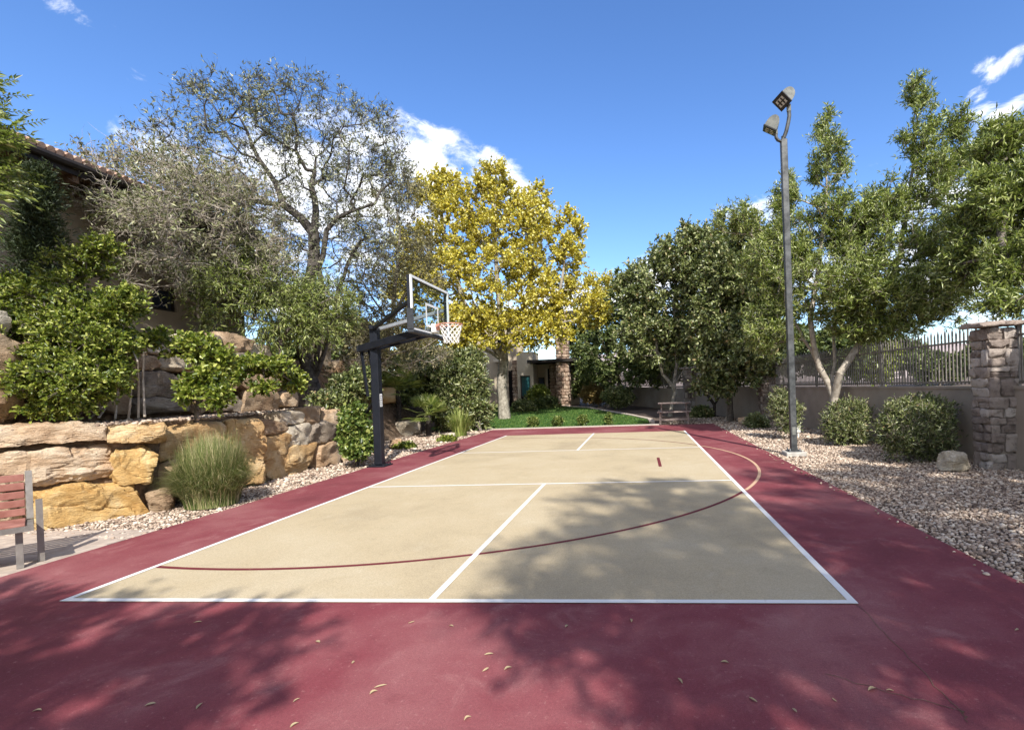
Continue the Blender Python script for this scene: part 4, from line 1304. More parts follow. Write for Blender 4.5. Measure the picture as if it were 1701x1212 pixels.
def branch_mesh(P, par, r_base, r_tip, sides=(3, 5, 8), power=2.2, flare=1.35):
    n = len(P)
    w = np.zeros(n); w0 = 1.0
    ch = np.zeros(n, int)
    for i in range(n-1, 0, -1):
        if w[i] == 0: w[i] = w0
        w[par[i]] += w[i]; ch[par[i]] += 1
    if w[0] == 0: w[0] = 1
    rr = w**(1/power)
    r = r_tip+(rr-1)/(rr.max()-1+1e-9)*(r_base-r_tip)
    V = []; Fs = []
    X = np.array([.31, .52, .79])
    h0 = P[0][2]
    for i in range(1, n):
        p = par[i]
        a, b = P[p], P[i]
        d = b-a; L = np.linalg.norm(d)
        if L < 1e-5: continue
        d = d/L
        ra, rb = min(r[p], r[i]*1.25), r[i]
        if a[2]-h0 < .3: ra *= 1+(flare-1)*(1-(a[2]-h0)/.3)
        k = sides[0] if rb < .014 else sides[1] if rb < .05 else sides[2]
        x = np.cross(d, X); x /= np.linalg.norm(x); y = np.cross(d, x)
        b0 = len(V)
        an = np.arange(k)*2*math.pi/k
        c = np.cos(an)[:, None]*x+np.sin(an)[:, None]*y
        V.extend((a-d*ra*.3+c*ra).tolist()); V.extend((b+d*rb*.3+c*rb).tolist())
        for j in range(k):
            l = (j+1) % k
            Fs.append((b0+j, b0+l, b0+k+l, b0+k+j))
    return V, Fs, r
def twig_tubes(o, d, L, r, R, segs=2, curl=.3):
    """thin three-sided bent twigs; returns verts (n, ...) and quads, plus the twig's points"""
    n = len(o)
    pts = [o]; dd = d.copy()
    for s in range(segs):
        dd = nrm_(dd+R.normal(0, curl, (n, 3)))
        pts.append(pts[-1]+dd*(L/segs)[:, None])
    V = []
    for s, p in enumerate(pts):
        x = nrm_(np.cross(d, np.array([.3, .5, .8]))); y = np.cross(d, x)
        rr = (r*(1-.75*s/segs))[:, None]
        for k in range(3):
            a = 2*math.pi*k/3
            V.append(p+(math.cos(a)*x+math.sin(a)*y)*rr)
    V = np.stack(V, 1)                     # n, (segs+1)*3, 3
    q = np.array([(s*3+k, s*3+(k+1) % 3, s*3+3+(k+1) % 3, s*3+3+k) for s in range(segs) for k in range(3)])
    Fq = (q[None]+(V.shape[1]*np.arange(n))[:, None, None]).reshape(-1, 4)
    return V.reshape(-1, 3), Fq, np.stack(pts, 1)
def leaf_mesh(pos, dr, R, L0, L1, wr, up=.6, kind='lance', fold=.35):
    n = len(pos)
    dr = nrm_(dr)
    nr = R.normal(0, 1, (n, 3))*.72+np.array([0, 0, up*.6])+np.array(S)*.62
    sd = nrm_(np.cross(dr, nr)); nr = np.cross(sd, dr)
    L = R.uniform(L0, L1, n)[:, None]; w = L*wr*R.uniform(.8, 1.2, n)[:, None]
    if kind == 'lance':
        droop = -nr*L*R.uniform(.0, .25, n)[:, None]
        V = np.stack([pos, pos+dr*L*.42+sd*w*.5+nr*w*fold, pos+dr*L+droop, pos+dr*L*.42-sd*w*.5+nr*w*fold], 1)
        Fs = np.array([(0, 1, 2), (0, 2, 3)])
    else:
        V = np.stack([pos, pos+dr*L*.30+sd*w*.5+nr*w*fold*.6, pos+dr*L*.75+sd*w*.38+nr*w*fold*.4, pos+dr*L-nr*L*.1, pos+dr*L*.75-sd*w*.38+nr*w*fold*.4, pos+dr*L*.30-sd*w*.5+nr*w*fold*.6], 1)
        Fs = np.array([(0, 1, 2, 3), (0, 3, 4, 5)])
    k = V.shape[1]
    return V.reshape(-1, 3), (Fs[None]+(k*np.arange(n))[:, None, None]).reshape(-1, Fs.shape[1])

def ellipsoid_pts(blobs, n, R, shell=.35, gap=0.0, seed=0):
    """points in world-space ellipsoids given as (u, v, ru, rv, D[, depth factor]); denser towards the outside"""
    out = []; own = []
    vols = np.array([b[2]*b[3]*(b[4]/F)**2 for b in blobs]); vols = vols**.8/ (vols**.8).sum()
    for bi, b in enumerate(blobs):
        u, v, ru, rv, D = b[:5]; df = b[5] if len(b) > 5 else 1.0
        m = max(3, int(round(n*vols[bi])))
        c = W(u, v, D); rx, rz = ru*D/F, rv*D/F; ry = df*(rx+rz)/2
        x = nrm_(R.normal(0, 1, (m*3, 3))); x = x*(R.random((m*3, 1))**shell)
        p = c+x[:, :1]*rx*CM[0]+x[:, 1:2]*ry*CM[2]+x[:, 2:]*rz*CM[1]
        if gap > 0:
            k = np.array([mnoise.noise(Vector(q*np.float64(.9))+Vector((seed*7.1, 3, 1))) for q in p]) > gap
            p = p[k] if k.sum() > m//2 else p
        p = p[:m]
        out.append(p); own += [c]*len(p)
    return np.concatenate(out), np.array(own)

def tree(name, label, cat, base, stems, blobs, n_attr, bark, leaf, seed, r_base=.12, r_tip=.006, twigs=5, twigL=(.25, .5), lpt=9, lsize=(.09, .14), lw=.3,
         kind='lance', up=.5, rise=.35, step=.35, group=None, twig_r=.004, twig_segs=1, curl=.25, bare=0.0, shell=.35, gap=-.25, zmin=None, crown='crown', trunk='trunk', leafL=.6, power=2.2, world_pts=None, hang=0.0):
    R = np.random.default_rng(seed)
    base = np.asarray(base, float)
    if world_pts is not None: A, own = world_pts
    else: A, own = ellipsoid_pts(blobs, n_attr, R, shell, gap, seed)
    if zmin is not None:
        k = A[:, 2] > zmin; A, own = A[k], own[k]
    P, par, ends, nst = skeleton(stems, A, R, step)
    t = thing(name, base, label, cat, group)
    V, Fs, rad_ = branch_mesh(P, par, r_base, r_tip, power=power)
    # twigs at branch ends and along thin branches
    thin = np.where((np.arange(len(P)) >= nst) & (rad_ < r_tip*3.2))[0]
    src = np.concatenate([np.repeat(ends, twigs), R.choice(thin, max(1, len(ends)*twigs//2))]) if len(thin) else np.repeat(ends, twigs)
    bd = nrm_(P[src]-P[np.maximum(par[src], 0)])
    cen = A.mean(0)
    outw = nrm_(P[src]-cen)
    d = nrm_(bd*.6+outw*.35+R.normal(0, .62, (len(src), 3))+np.array([0, 0, rise]))
    L = R.uniform(*twigL, len(src))
    TV, TF, TP = twig_tubes(P[src], d, L, np.full(len(src), twig_r), R, twig_segs, curl)
    b0 = len(V)
    V = np.concatenate([np.array(V), TV]);
    quads = np.array([f for f in Fs]) if all(len(f) == 4 for f in Fs) else None
    Fa = np.concatenate([quads, TF+b0])
    mk(trunk, V, Fa, bark, t, smooth=True)
    # leaves along the twigs
    keep = R.random(len(src)) >= bare
    TPk = TP[keep]; dk = d[keep]; n = len(TPk)
    tt = R.uniform(.08, 1.0, (n, lpt))*(TPk.shape[1]-1)
    i0 = np.minimum(tt.astype(int), TPk.shape[1]-2); fr = (tt-i0)[..., None]
    ii = np.arange(n)[:, None]
    pos = TPk[ii, i0]*(1-fr)+TPk[ii, i0+1]*fr
    ld = nrm_(dk[:, None, :]*leafL+R.normal(0, .6, (n, lpt, 3))+np.array([0, 0, .12-hang]))
    LV, LF = leaf_mesh(pos.reshape(-1, 3), ld.reshape(-1, 3), R, *lsize, lw, up, kind)
    mk(crown, LV, LF, leaf, t)
    return t

# --- the big half-bare tree on the left terrace
D0 = 13.0
b = W(523, 668, D0)
def px_stem(pts, D): return [W(u, v, D+(q[0] if q else 0)) for (u, v, *q) in pts]
tree('tree', 'big spreading half bare tree with dark trunks standing on the left terrace behind the hoop', 'tree', b,
     [[b-np.array([0, 0, .25]), *px_stem([(521, 640), (512, 610), (503, 580), (496, 550), (500, 505), (520, 450), (522, 420), (521, 388)], D0)],
      px_stem([(522, 640), (527, 600), (530, 561), (534, 510), (531, 445), (540, 400), (543, 382), (560, 362), (584, 351), (622, 337)], D0),
      px_stem([(527, 628), (538, 590), (549, 550), (560, 500, .3), (575, 440, .5), (600, 400, .8)], D0),
      px_stem([(521, 388), (500, 362), (471, 341), (456, 304), (431, 263), (399, 194)], D0), px_stem([(521, 388), (525, 351), (518, 310, .3), (526, 260, .4)], D0),
      px_stem([(498, 520), (470, 490, -.4), (430, 465, -.8), (390, 455, -1.1)], D0), px_stem([(471, 341), (420, 335, -.5), (370, 320, -.9), (330, 330, -1.2)], D0)],
     [(405, 205, 105, 62, 12.6), (505, 185, 100, 52, 13), (330, 265, 85, 80, 12.2), (450, 285, 120, 90, 12.6), (575, 245, 85, 62, 13.2), (600, 335, 75, 75, 13.2), (500, 370, 120, 65, 13),
      (640, 280, 45, 60, 13.4), (395, 380, 110, 70, 12.2), (628, 205, 22, 36, 13.2), (330, 350, 70, 55, 12), (420, 430, 80, 50, 12.2), (312, 150, 20, 20, 12.3), (470, 140, 45, 22, 12.8), (390, 165, 30, 26, 12.6), (610, 430, 70, 60, 13.2)],
     860, M['bark_limb'], M['lf_grey'], 11, r_base=.19, r_tip=.0058, twigs=6, twigL=(.25, .55), lpt=5, lsize=(.07, .125), lw=.28, up=.45, rise=.25, step=.32, twig_r=.0042, twig_segs=3, curl=.5, bare=.50, gap=-.4, power=1.9)

# --- tangled pale-twigged tree in front of the house
b = W(338, 560, 11.0)
tree('tree', 'tangled tree with pale curly bare twigs in front of the beige house wall', 'tree', b,
     [[b-np.array([0, 0, .5]), *px_stem([(336, 540), (318, 505), (300, 480), (285, 440), (280, 400)], 11)], px_stem([(332, 535), (330, 480), (345, 430), (370, 390)], 11), px_stem([(320, 508), (290, 470), (250, 430), (220, 380)], 10.8), px_stem([(334, 540), (360, 500), (400, 470)], 11)],
     [(300, 345, 110, 70, 10.4), (205, 325, 85, 52, 9.6), (360, 420, 110, 75, 11.2), (250, 420, 75, 65, 9.8), (430, 430, 60, 60, 11.5), (150, 315, 36, 28, 9.2), (400, 340, 70, 50, 11.4), (245, 268, 70, 40, 10.2), (165, 280, 36, 26, 9.6), (215, 370, 30, 24, 9.3), (255, 350, 50, 36, 8.8), (330, 310, 70, 55, 10.6)],
     560, M['bark_pale'], M['lf_sage'], 12, r_base=.07, r_tip=.006, twigs=8, twigL=(.25, .65), lpt=6, lsize=(.06, .11), lw=.32, up=.4, rise=.05, step=.3, twig_r=.0055, twig_segs=5, curl=.8, bare=.60, gap=-.22)

# --- feathery green low foliage under the big tree
b = W(470, 590, 11.6)
tree('weeping_shrub', 'feathery grey green shrub with drooping foliage left of the dark tree trunks', 'shrub', b,
     [[b-np.array([0, 0, .4]), *px_stem([(468, 570), (455, 540), (440, 510)], 11.6)], px_stem([(462, 560), (490, 530), (520, 510)], 11.7), px_stem([(455, 545), (400, 520), (370, 500)], 11.2)],
     [(440, 500, 85, 45, 11.6), (370, 490, 55, 50, 11.0), (530, 505, 60, 45, 12.2), (410, 455, 70, 35, 11.6), (480, 540, 55, 28, 11.5)],
     230, M['bark_grey'], M['lf_lance'], 13, r_base=.05, twigs=7, twigL=(.3, .6), lpt=10, lsize=(.08, .14), lw=.16, up=.3, rise=-.25, hang=.4, gap=-.5)

# --- olive trees between the bare one and the yellow one
b = np.array([-8.6, 13.6, 1.9])
tree('tree', 'olive brown thin leaved tree between the half bare tree and the yellow tree', 'tree', b,
     [[b, W(648, 560, 17.2), W(655, 480, 17.2), W(665, 380, 17.2)], [W(650, 540, 17.2), W(610, 480, 17), W(590, 440, 17)], [W(652, 520, 17.2), W(700, 450, 17.5)]],
     [(670, 375, 55, 75, 17.5), (630, 450, 60, 55, 17), (690, 450, 50, 60, 17.5), (600, 520, 60, 45, 16.5), (655, 545, 50, 45, 16.5), (660, 310, 30, 30, 17.5)],
     320, M['bark_grey'], M['lf_olive'], 14, r_base=.10, twigs=6, twigL=(.25, .6), lpt=8, lsize=(.07, .12), lw=.34, rise=.15, bare=.25, twig_segs=2, curl=.5, gap=-.5)
for k, (u, v, ru, rv, D) in enumerate(((575, 570, 50, 45, 24), (495, 585, 60, 40, 22), (640, 590, 50, 40, 26), (720, 590, 60, 50, 30))):
    c = W(u, v, D); g = np.array([c[0], c[1], 1.2])
    tree('shrub', ['rounded background tree seen through the gap right of the dark tree trunks', 'background tree seen through the gap left of the dark tree trunks', 'background tree behind the hoop pole', 'background tree behind the backboard, left of the yellow tree'][k], 'shrub', g,
         [[g, g+(c-g)*.9]], [(u, v, ru, rv, D)], 120, M['bark_grey'], M['lf_far' if k % 2 else 'lf_olive'], 140+k, r_base=.09, lsize=(.12, .22), kind='round', lw=.5, twigL=(.3, .6), group='background trees behind the hoop')
b = np.array([-8.3, 15.2, 1.5])
tree('shrub', 'twiggy brown grey shrub on the bank between the hoop pole and the dark tree trunks', 'shrub', b,
     [[b, W(600, 620, 17), W(595, 590, 17)], [W(602, 630, 17), W(650, 590, 17), W(680, 580, 17.5)]],
     [(590, 590, 40, 40, 16), (655, 590, 50, 35, 17), (710, 560, 40, 50, 18), (570, 630, 30, 25, 14.5)],
     150, M['bark_pale'], M['lf_olive'], 15, r_base=.05, twigs=7, twigL=(.25, .5), lpt=6, lsize=(.06, .11), lw=.34, bare=.45, twig_segs=3, curl=.6, gap=-.6)

# --- the yellow cottonwood beyond the lawn
b = W(838, 690, 25.6)
tree('tree', 'tall yellow autumn tree with a thick white trunk on the lawn', 'tree', b,
     [[b-np.array([0, 0, .2]), *px_stem([(836, 665), (833, 640), (837, 600), (835, 560), (828, 500), (824, 430), (822, 350), (823, 300)], 25.6)],
      px_stem([(836, 600), (800, 550, -.4), (770, 500, -.6), (745, 430, -.5), (735, 370)], 25.6), px_stem([(835, 570), (870, 510), (885, 450), (890, 380)], 25.6),
      px_stem([(836, 585), (900, 530, -.5), (930, 480, -.8), (942, 400, -.6)], 25.6), px_stem([(836, 595), (780, 570, -1), (740, 560, -1.5)], 25.6)],
     [(822, 370, 60, 82, 25.8), (822, 310, 28, 36, 25.8), (752, 375, 52, 80, 25.6), (728, 330, 40, 42, 25.6), (880, 410, 48, 78, 25.6), (893, 335, 14, 30, 25.5), (942, 420, 24, 62, 25.2), (955, 385, 10, 22, 25.2), (820, 480, 125, 70, 25.2),
      (930, 515, 70, 52, 25), (775, 550, 72, 38, 24), (870, 550, 60, 30, 24.4), (990, 500, 30, 42, 25), (690, 480, 42, 50, 25), (740, 560, 40, 32, 23.5), (700, 420, 40, 50, 25.5)],
     820, M['bark_white'], M['lf_yellow'], 16, r_base=.25, r_tip=.010, twigs=7, twigL=(.3, .7), lpt=13, lsize=(.085, .14), lw=.75, kind='round', rise=.45, step=.6, twig_r=.005, gap=-.08, up=.35)

# --- dark glossy trees on the right of the lawn
DK = dict(cat='tree', bark=M['bark_grey'], kind='round', group='dark green trees along the right boundary')
def dk(label, base, stems, blobs, n, seed, leaf='lf_dark', bark='bark_grey', lsize=(.10, .17), r=.10, **kw):
    base = np.asarray(base, float)
    kw = {**dict(r_tip=.009, twigs=6, twigL=(.25, .55), lpt=9, lw=.55, rise=.15, step=.45, gap=-.3, up=.35), **kw}
    tree('tree', label, 'tree', base, [[base-np.array([0, 0, .15]), *stems[0]], *stems[1:]], blobs, n, M[bark], M[leaf], seed, r_base=r, lsize=lsize, kind='round',
         group='dark green trees along the right boundary', **kw)
b = np.array([2.9, 19.8, .08])
dk('pale multi trunked tree with dark glossy leaves directly behind the picnic table', b,
   [[W(1121, 650, 23.3), W(1119, 642, 23.3), W(1100, 620, 23.2), W(1092, 590, 23), W(1088, 550, 23)], [W(1119, 642, 23.3), W(1124, 610, 23.3), W(1122, 560, 23.2), W(1120, 500, 23.2)], [W(1119, 640, 23.3), W(1135, 615, 23.4), W(1150, 590, 23.5)]],
   [(1105, 500, 62, 62, 23), (1075, 560, 52, 50, 23), (1130, 440, 50, 50, 23.2), (1150, 555, 45, 45, 23.3), (1060, 480, 38, 40, 23.5)], 380, 21, bark='bark_white')
b = G(1186, 692)
dk('dark tree with crooked thin trunks between the picnic table and the straight trunk', (b[0], b[1], gz(b[0], b[1])),
   [[W(1186, 690, 22.6), W(1187, 672, 22.6), W(1175, 655, 22.6), W(1190, 620, 22.6), W(1180, 580, 22.6)], [W(1187, 675, 22.6), W(1200, 650, 22.4), W(1195, 610, 22.4)]],
   [(1160, 430, 60, 55, 22), (1150, 405, 28, 26, 22), (1190, 470, 60, 60, 21.5), (1185, 560, 50, 50, 21.5)], 330, 22, bark='bark_dark', r=.07)
b = G(1213, 699)
dk('dense dark tree with one straight trunk at the gravel edge left of the light pole', b,
   [[W(1212, 670, 20), W(1213, 630, 20), W(1215, 560, 20), W(1218, 480, 20), W(1220, 420, 20)]],
   [(1222, 450, 62, 62, 19.5), (1212, 530, 65, 60, 19.5), (1250, 590, 50, 45, 19), (1200, 600, 50, 35, 19.5), (1262, 480, 40, 60, 19.5), (1235, 400, 40, 30, 19.8), (1195, 640, 40, 14, 19.8)], 520, 23, r=.13)
dk('far dark green tree left of the picnic table behind the lawn edge', (-.4, 27.3, .3),
   [[W(1028, 640, 31), W(1030, 580, 31), W(1035, 500, 31)], [W(1028, 620, 31), W(1000, 570, 31)]],
   [(1035, 500, 48, 50, 31), (1020, 570, 55, 45, 31), (1062, 560, 42, 50, 30), (1070, 610, 40, 30, 29), (1000, 610, 40, 30, 31)], 330, 24, 'lf_far', lsize=(.13, .22), r=.13, lpt=8)
dk('rounded far green tree beside the stone column of the distant house', (-2.6, 33.5, .5),
   [[W(978, 640, 36), W(980, 590, 36)]], [(975, 590, 30, 45, 36), (985, 640, 38, 26, 34), (965, 540, 18, 35, 36)], 170, 25, 'lf_far', lsize=(.14, .24), r=.12)
dk('dark tree behind the boundary wall right of the straight trunk', (5.9, 24.0, .1),
   [[W(1165, 640, 28), W(1170, 560, 28), W(1172, 460, 28)]], [(1180, 440, 50, 50, 28), (1170, 530, 60, 60, 28), (1240, 500, 60, 70, 27), (1140, 600, 50, 35, 28)], 300, 26, lsize=(.13, .21), r=.14)

# --- light green narrow-leaved tree behind the light pole
b = W(1388, 706, 13.6)
LT = dict(kind='lance', r_tip=.007, twigs=7, twigL=(.2, .42), lpt=9, lsize=(.085, .16), lw=.23, rise=.5, step=.38, up=.3, leafL=.45, gap=-.28)
tree('tree', 'tall light green narrow leaved tree with leaning trunks behind the light pole', 'tree', (b[0], b[1], 0),
     [[(b[0], b[1], -.1), *px_stem([(1386, 660), (1378, 640), (1362, 610), (1352, 575), (1345, 530), (1360, 450), (1372, 340), (1376, 230)], 13.6)],
      px_stem([(1386, 655), (1395, 620), (1415, 590), (1440, 555), (1470, 500), (1495, 420), (1515, 300), (1525, 170)], 13.3),
      px_stem([(1384, 650), (1384, 600), (1385, 560), (1395, 500)], 13.8), px_stem([(1362, 605), (1325, 545), (1295, 490)], 13.8)],
     [(1374, 222, 11, 34, 13.6), (1377, 285, 25, 46, 13.6), (1382, 365, 38, 52, 13.6), (1526, 165, 12, 36, 13), (1530, 230, 27, 46, 12.9), (1548, 305, 46, 52, 12.8), (1468, 340, 32, 38, 13), (1470, 408, 88, 56, 13), (1370, 480, 110, 62, 13.4),
      (1290, 440, 50, 56, 13.8), (1228, 372, 42, 22, 14), (1305, 335, 24, 36, 14), (1500, 495, 100, 46, 12.6), (1430, 535, 70, 26, 13), (1285, 540, 45, 48, 13.8), (1590, 400, 58, 56, 12.5), (1475, 545, 60, 26, 12.8), (1555, 505, 55, 36, 12.4), (1440, 470, 70, 40, 12.4), (1322, 405, 48, 46, 13.8), (1425, 385, 46, 46, 13.3), (1592, 215, 20, 26, 12.8), (1602, 275, 30, 40, 12.8)],
     1060, M['bark_pale'], M['lf_lance'], 31, r_base=.13, **LT)
b = np.array([10.6, 5.6, 0.])
tree('tree', 'narrow leaved tree behind the fence overhanging the pillar at the upper right edge', 'tree', b,
     [[b, b+np.array([-.1, .1, 2.0]), W(1672, 430, 9.4), W(1660, 370, 9.8)], [b+np.array([-.1, .1, 2.0]), W(1720, 480, 8.8), W(1690, 500, 8.6)]],
     [(1645, 360, 55, 70, 10.2), (1655, 250, 26, 40, 10.4), (1692, 235, 30, 30, 10.2), (1690, 440, 50, 44, 9.4), (1612, 440, 36, 36, 10.5), (1720, 330, 50, 80, 9.8), (1675, 500, 36, 20, 9.2)],
     420, M['bark_grey'], M['lf_lance'], 32, r_base=.12, **LT)

# --- trees standing outside the picture that throw the shade seen in front
def wblob(c, r, n, R, sq=(1, 1, .8)):
    x = nrm_(R.normal(0, 1, (n, 3)))*(R.random((n, 1))**.4)
    return np.asarray(c)+x*r*np.array(sq)
def shade_tree(base, blobs, n, label, seed, **kw):
    R = np.random.default_rng(seed)
    tot = sum(r**2.4 for _, r in blobs)
    A = np.concatenate([wblob(c, r, max(4, int(n*r**2.4/tot)), R) for c, r in blobs])
    base = np.asarray(base, float)
    c = A.mean(0)
    top = base+(c-base)*np.array([.7, .7, .75])
    tree('tree', label, 'tree', base, [[base, base+(top-base)*np.array([.15, .15, .5]), top]], None, 0, M['bark_grey'], M['lf_lance'], seed, world_pts=(A, None),
         **{**dict(r_base=.15, twigs=6, twigL=(.25, .5), lpt=9, lsize=(.10, .17), lw=.34, rise=.25, step=.5), **kw})
def over(gx, gy, h):
    """crown centre whose shadow falls on ground point (gx, gy)"""
    k = h/math.tan(rad(SUN_EL))
    return np.array([gx+SUN_H[0]*k, gy+SUN_H[1]*k, h])
shade_tree((-1.6, -7.6, 0), [(over(-2.3, -1.15, 4.6), .75), (over(-1.2, -.85, 4.8), .62), (over(-3.4, -1.0, 4.4), .9), (over(-1.0, -1.5, 4.3), .5), (over(-2.0, -2.1, 4.6), .9), (over(-4.6, -1.6, 4.4), 1.0)], 170,
           'leafy tree standing behind the camera on the left, shading the near left apron', 41)
shade_tree((6.2, -8.4, 0), [(over(1.7, 1.3, 9.2), 1.25), (over(2.5, 2.6, 9.6), 1.3), (over(1.6, 3.5, 10.0), 1.0), (over(2.7, .6, 9.0), 1.2), (over(.9, .7, 9.2), .8), (over(3.6, 2.0, 9.5), 1.2), (over(4.2, 3.8, 10), 1.1), (over(5.0, 2.8, 10), 1.0)], 235,
           'tall loose tree standing behind the camera on the right, shading the tan half court', 42, lpt=8, lsize=(.10, .17), r_base=.2, twigL=(.3, .55))
shade_tree((5.9, -4.8, 0), [(over(1.6, -.3, 4.8), .7), (over(2.3, -.45, 4.8), .8), (over(3.4, -.2, 5), .95), (over(4.4, .9, 5.2), 1.0), (over(1.75, -1.1, 5), .42), (over(2.3, -1.0, 5), .45), (over(4.4, -.6, 5.2), .8), (over(.95, -.35, 4.9), .4)], 165,
           'leafy tree standing behind the camera on the right, shading the near right apron', 44)
shade_tree((9.4, -1.2, 0), [(over(6.3, 3.2, 5.2), 1.0), (over(7.1, 5.6, 5.0), 1.1), (over(5.6, 5.0, 5.6), .7), (over(7.4, 3.6, 4.6), 1.0)], 200,
           'leafy tree behind the boundary wall outside the right edge shading the stone pillar', 43)

# --- shrubs
def shrub(label, base, blobs, n, leaf, seed, bark='bark_grey', name='shrub', cat='shrub', group=None, **kw):
    base = np.asarray(base, float)
    R = np.random.default_rng(seed+5)
    us = [W(b[0], b[1], b[4]) for b in blobs]
    stems = [[base-np.array([0, 0, .1]), base+(us[0]-base)*.5+np.array([0, 0, .02])]]
    for c in us[1:]: stems.append([base+np.array([0, 0, .02]), base+(c-base)*.5])
    return tree(name, label, cat, base, stems, blobs, n, M[bark], M[leaf], seed, group=group,
                **{**dict(r_base=.03, r_tip=.005, twigs=6, twigL=(.12, .28), lpt=8, lsize=(.05, .085), lw=.45, rise=.2, step=.2, up=.4, gap=-.5, kind='round'), **kw})
b = W(120, 690, 7.2); b[2] = TZ
shrub('big bright green bushy shrub on the terrace above the near bench', b,
      [(105, 520, 80, 60, 7.4), (60, 575, 65, 60, 7.2), (150, 565, 60, 50, 7.2), (110, 630, 80, 42, 6.95), (135, 440, 40, 26, 7.5), (172, 412, 20, 12, 7.5), (195, 510, 30, 30, 7.3), (30, 505, 40, 40, 7.4), (165, 625, 36, 34, 7.05), (100, 670, 55, 14, 6.9), (20, 630, 34, 34, 7.0)],
      820, 'lf_bright', 51, r_base=.05, lsize=(.036, .066), lw=.5, lpt=9, twigL=(.08, .22))
# dead stems beside it
b = W(222, 690, 7.6); b[2] = TZ
R = np.random.default_rng(52)
t = thing('dead_stems', b, 'bare grey stems leaning beside the big bright green shrub', 'dead shrub')
mb = MB()
for (pts) in ([(215, 696), (218, 650), (212, 600), (205, 570)], [(232, 694), (231, 640), (226, 600), (216, 578)], [(150, 696), (175, 670), (185, 640), (187, 610)], [(165, 694), (182, 668), (200, 640), (196, 600)], [(190, 696), (200, 650), (210, 620)], [(240, 692), (238, 630), (240, 585)]):
    mb.tube([W(u+R.normal(0, 2), v, 7.5+R.normal(0, .1)) for u, v in pts], [.016, .013, .011, .008][:len(pts)], 6)
mb.build('stems', M['bark_pale'], t, smooth=True)

b = W(325, 690, 8.3); b[2] = TZ+.05
shrub('round leaved trailing vine spilling down the left part of the upper boulder wall', b, [(335, 588, 22, 20, 8.15), (342, 625, 15, 18, 8.1), (358, 660, 12, 12, 8.0), (316, 575, 14, 9, 8.2), (365, 600, 10, 10, 8.2), (262, 566, 14, 6, 8.1), (312, 645, 8, 10, 8.0)], 130, 'lf_bright', 53, lsize=(.05, .09), lw=.6, twigL=(.10, .24), lpt=6)
b = W(440, 640, 9.6); b[2] = 2.2
shrub('light green trailing shrub over the right part of the upper boulder wall', b, [(425, 608, 26, 9, 9.6), (460, 610, 28, 12, 9.9), (396, 622, 12, 12, 9.4), (488, 632, 14, 14, 10.3), (440, 640, 10, 7, 9.6)], 105, 'lf_bright', 54, lsize=(.05, .09), lw=.6, twigL=(.10, .24), lpt=6)
b = W(592, 768, 11.2); b[2] = 0
shrub('ivy mound spilling down behind the hoop pole at the end of the boulder wall', b, [(586, 722, 16, 24, 11.2), (590, 692, 18, 14, 11.5), (592, 748, 18, 8, 11.0), (606, 730, 10, 22, 11.3)], 200, 'lf_ivy', 55, lsize=(.06, .10), lw=.8, lpt=7, twigL=(.08, .2))
b = W(570, 668, 12.6); b[2] = 1.3
shrub('dark green leafy shrub right of the dark tree trunks', b, [(575, 650, 28, 20, 12.6), (600, 640, 24, 26, 12.8), (545, 668, 24, 10, 12.2)], 110, 'lf_dark', 56, lsize=(.06, .11))
b = G(800, 716)
shrub('large dark green feathery shrub on the bed left of the lawn', b, [(768, 640, 40, 36, 20.6), (760, 680, 42, 28, 20.2), (788, 686, 20, 22, 20.2), (745, 620, 32, 32, 21), (775, 605, 24, 18, 20.8), (722, 640, 28, 36, 21.5)],
      460, 'lf_dark', 57, kind='lance', lsize=(.14, .24), lw=.28, twigL=(.25, .5), r_base=.06, lpt=8, hang=.15)
b = G(700, 700); 
shrub('brown green background shrub behind the fan palms on the bank', (-9.6, 17.5, 1.9), [(700, 620, 50, 40, 21.5), (650, 640, 40, 30, 20)], 160, 'lf_far', 58, lsize=(.09, .16), twigL=(.2, .45), r_base=.05)
# right-hand bushes in front of the wall
for (u, v, bl, lab, sd, nn) in (
    (1522, 768, [(1520, 710, 44, 38, 9.3), (1542, 695, 32, 28, 9.5), (1494, 722, 28, 30, 9.2), (1545, 738, 26, 20, 9.2), (1500, 695, 24, 22, 9.4)], 'widest dark green bush with pale dead twigs beside the boulder and the stone pillar', 61, 420),
    (1410, 738, [(1406, 700, 26, 28, 11.9), (1422, 692, 18, 22, 12), (1392, 710, 15, 22, 11.8), (1412, 720, 22, 14, 11.9)], 'dark green bush with pale twigs between the widest bush and the light pole', 62, 250),
    (1306, 724, [(1306, 690, 18, 26, 13.4), (1298, 668, 13, 16, 13.5)], 'narrow shaded bush directly behind the light pole', 63, 130)):
    g = G(u, v-8)
    shrub(lab, (g[0], g[1]+.3, 0), bl, nn, 'lf_dark', sd, 'bark_pale', group='bushes in front of the right hand wall', kind='lance', lsize=(.05, .085), lw=.32, twigL=(.10, .30), twig_r=.0045, twigs=7, twig_segs=2, curl=.35, rise=.5, bare=.18, lpt=9)
    bush = bpy.data.objects[[o.name for o in bpy.data.objects if o.get('label') == lab][0]]
    R = np.random.default_rng(sd+300); mb = MB()
    for k in range(90 if sd == 61 else 45):
        q = bl[R.integers(len(bl))]; a = R.uniform(0, 6.28); f = R.uniform(.3, 1.02)
        e = W(q[0]+q[2]*f*math.cos(a), q[1]-abs(q[3]*f*math.sin(a))*.9+q[3]*.15, q[4]-q[2]*q[4]/F*R.uniform(.75, 1.12))
        b0 = np.array([g[0]+R.normal(0, .12), g[1]+.25+R.normal(0, .1), .05])
        m = b0+(e-b0)*.55+R.normal(0, .04, 3)
        mb.tube([b0+(e-b0)*.35, m, e+R.normal(0, .02, 3)], [.006, .005, .003], 4)
    mb.build('bare_stems', M['bark_pale'], bush)
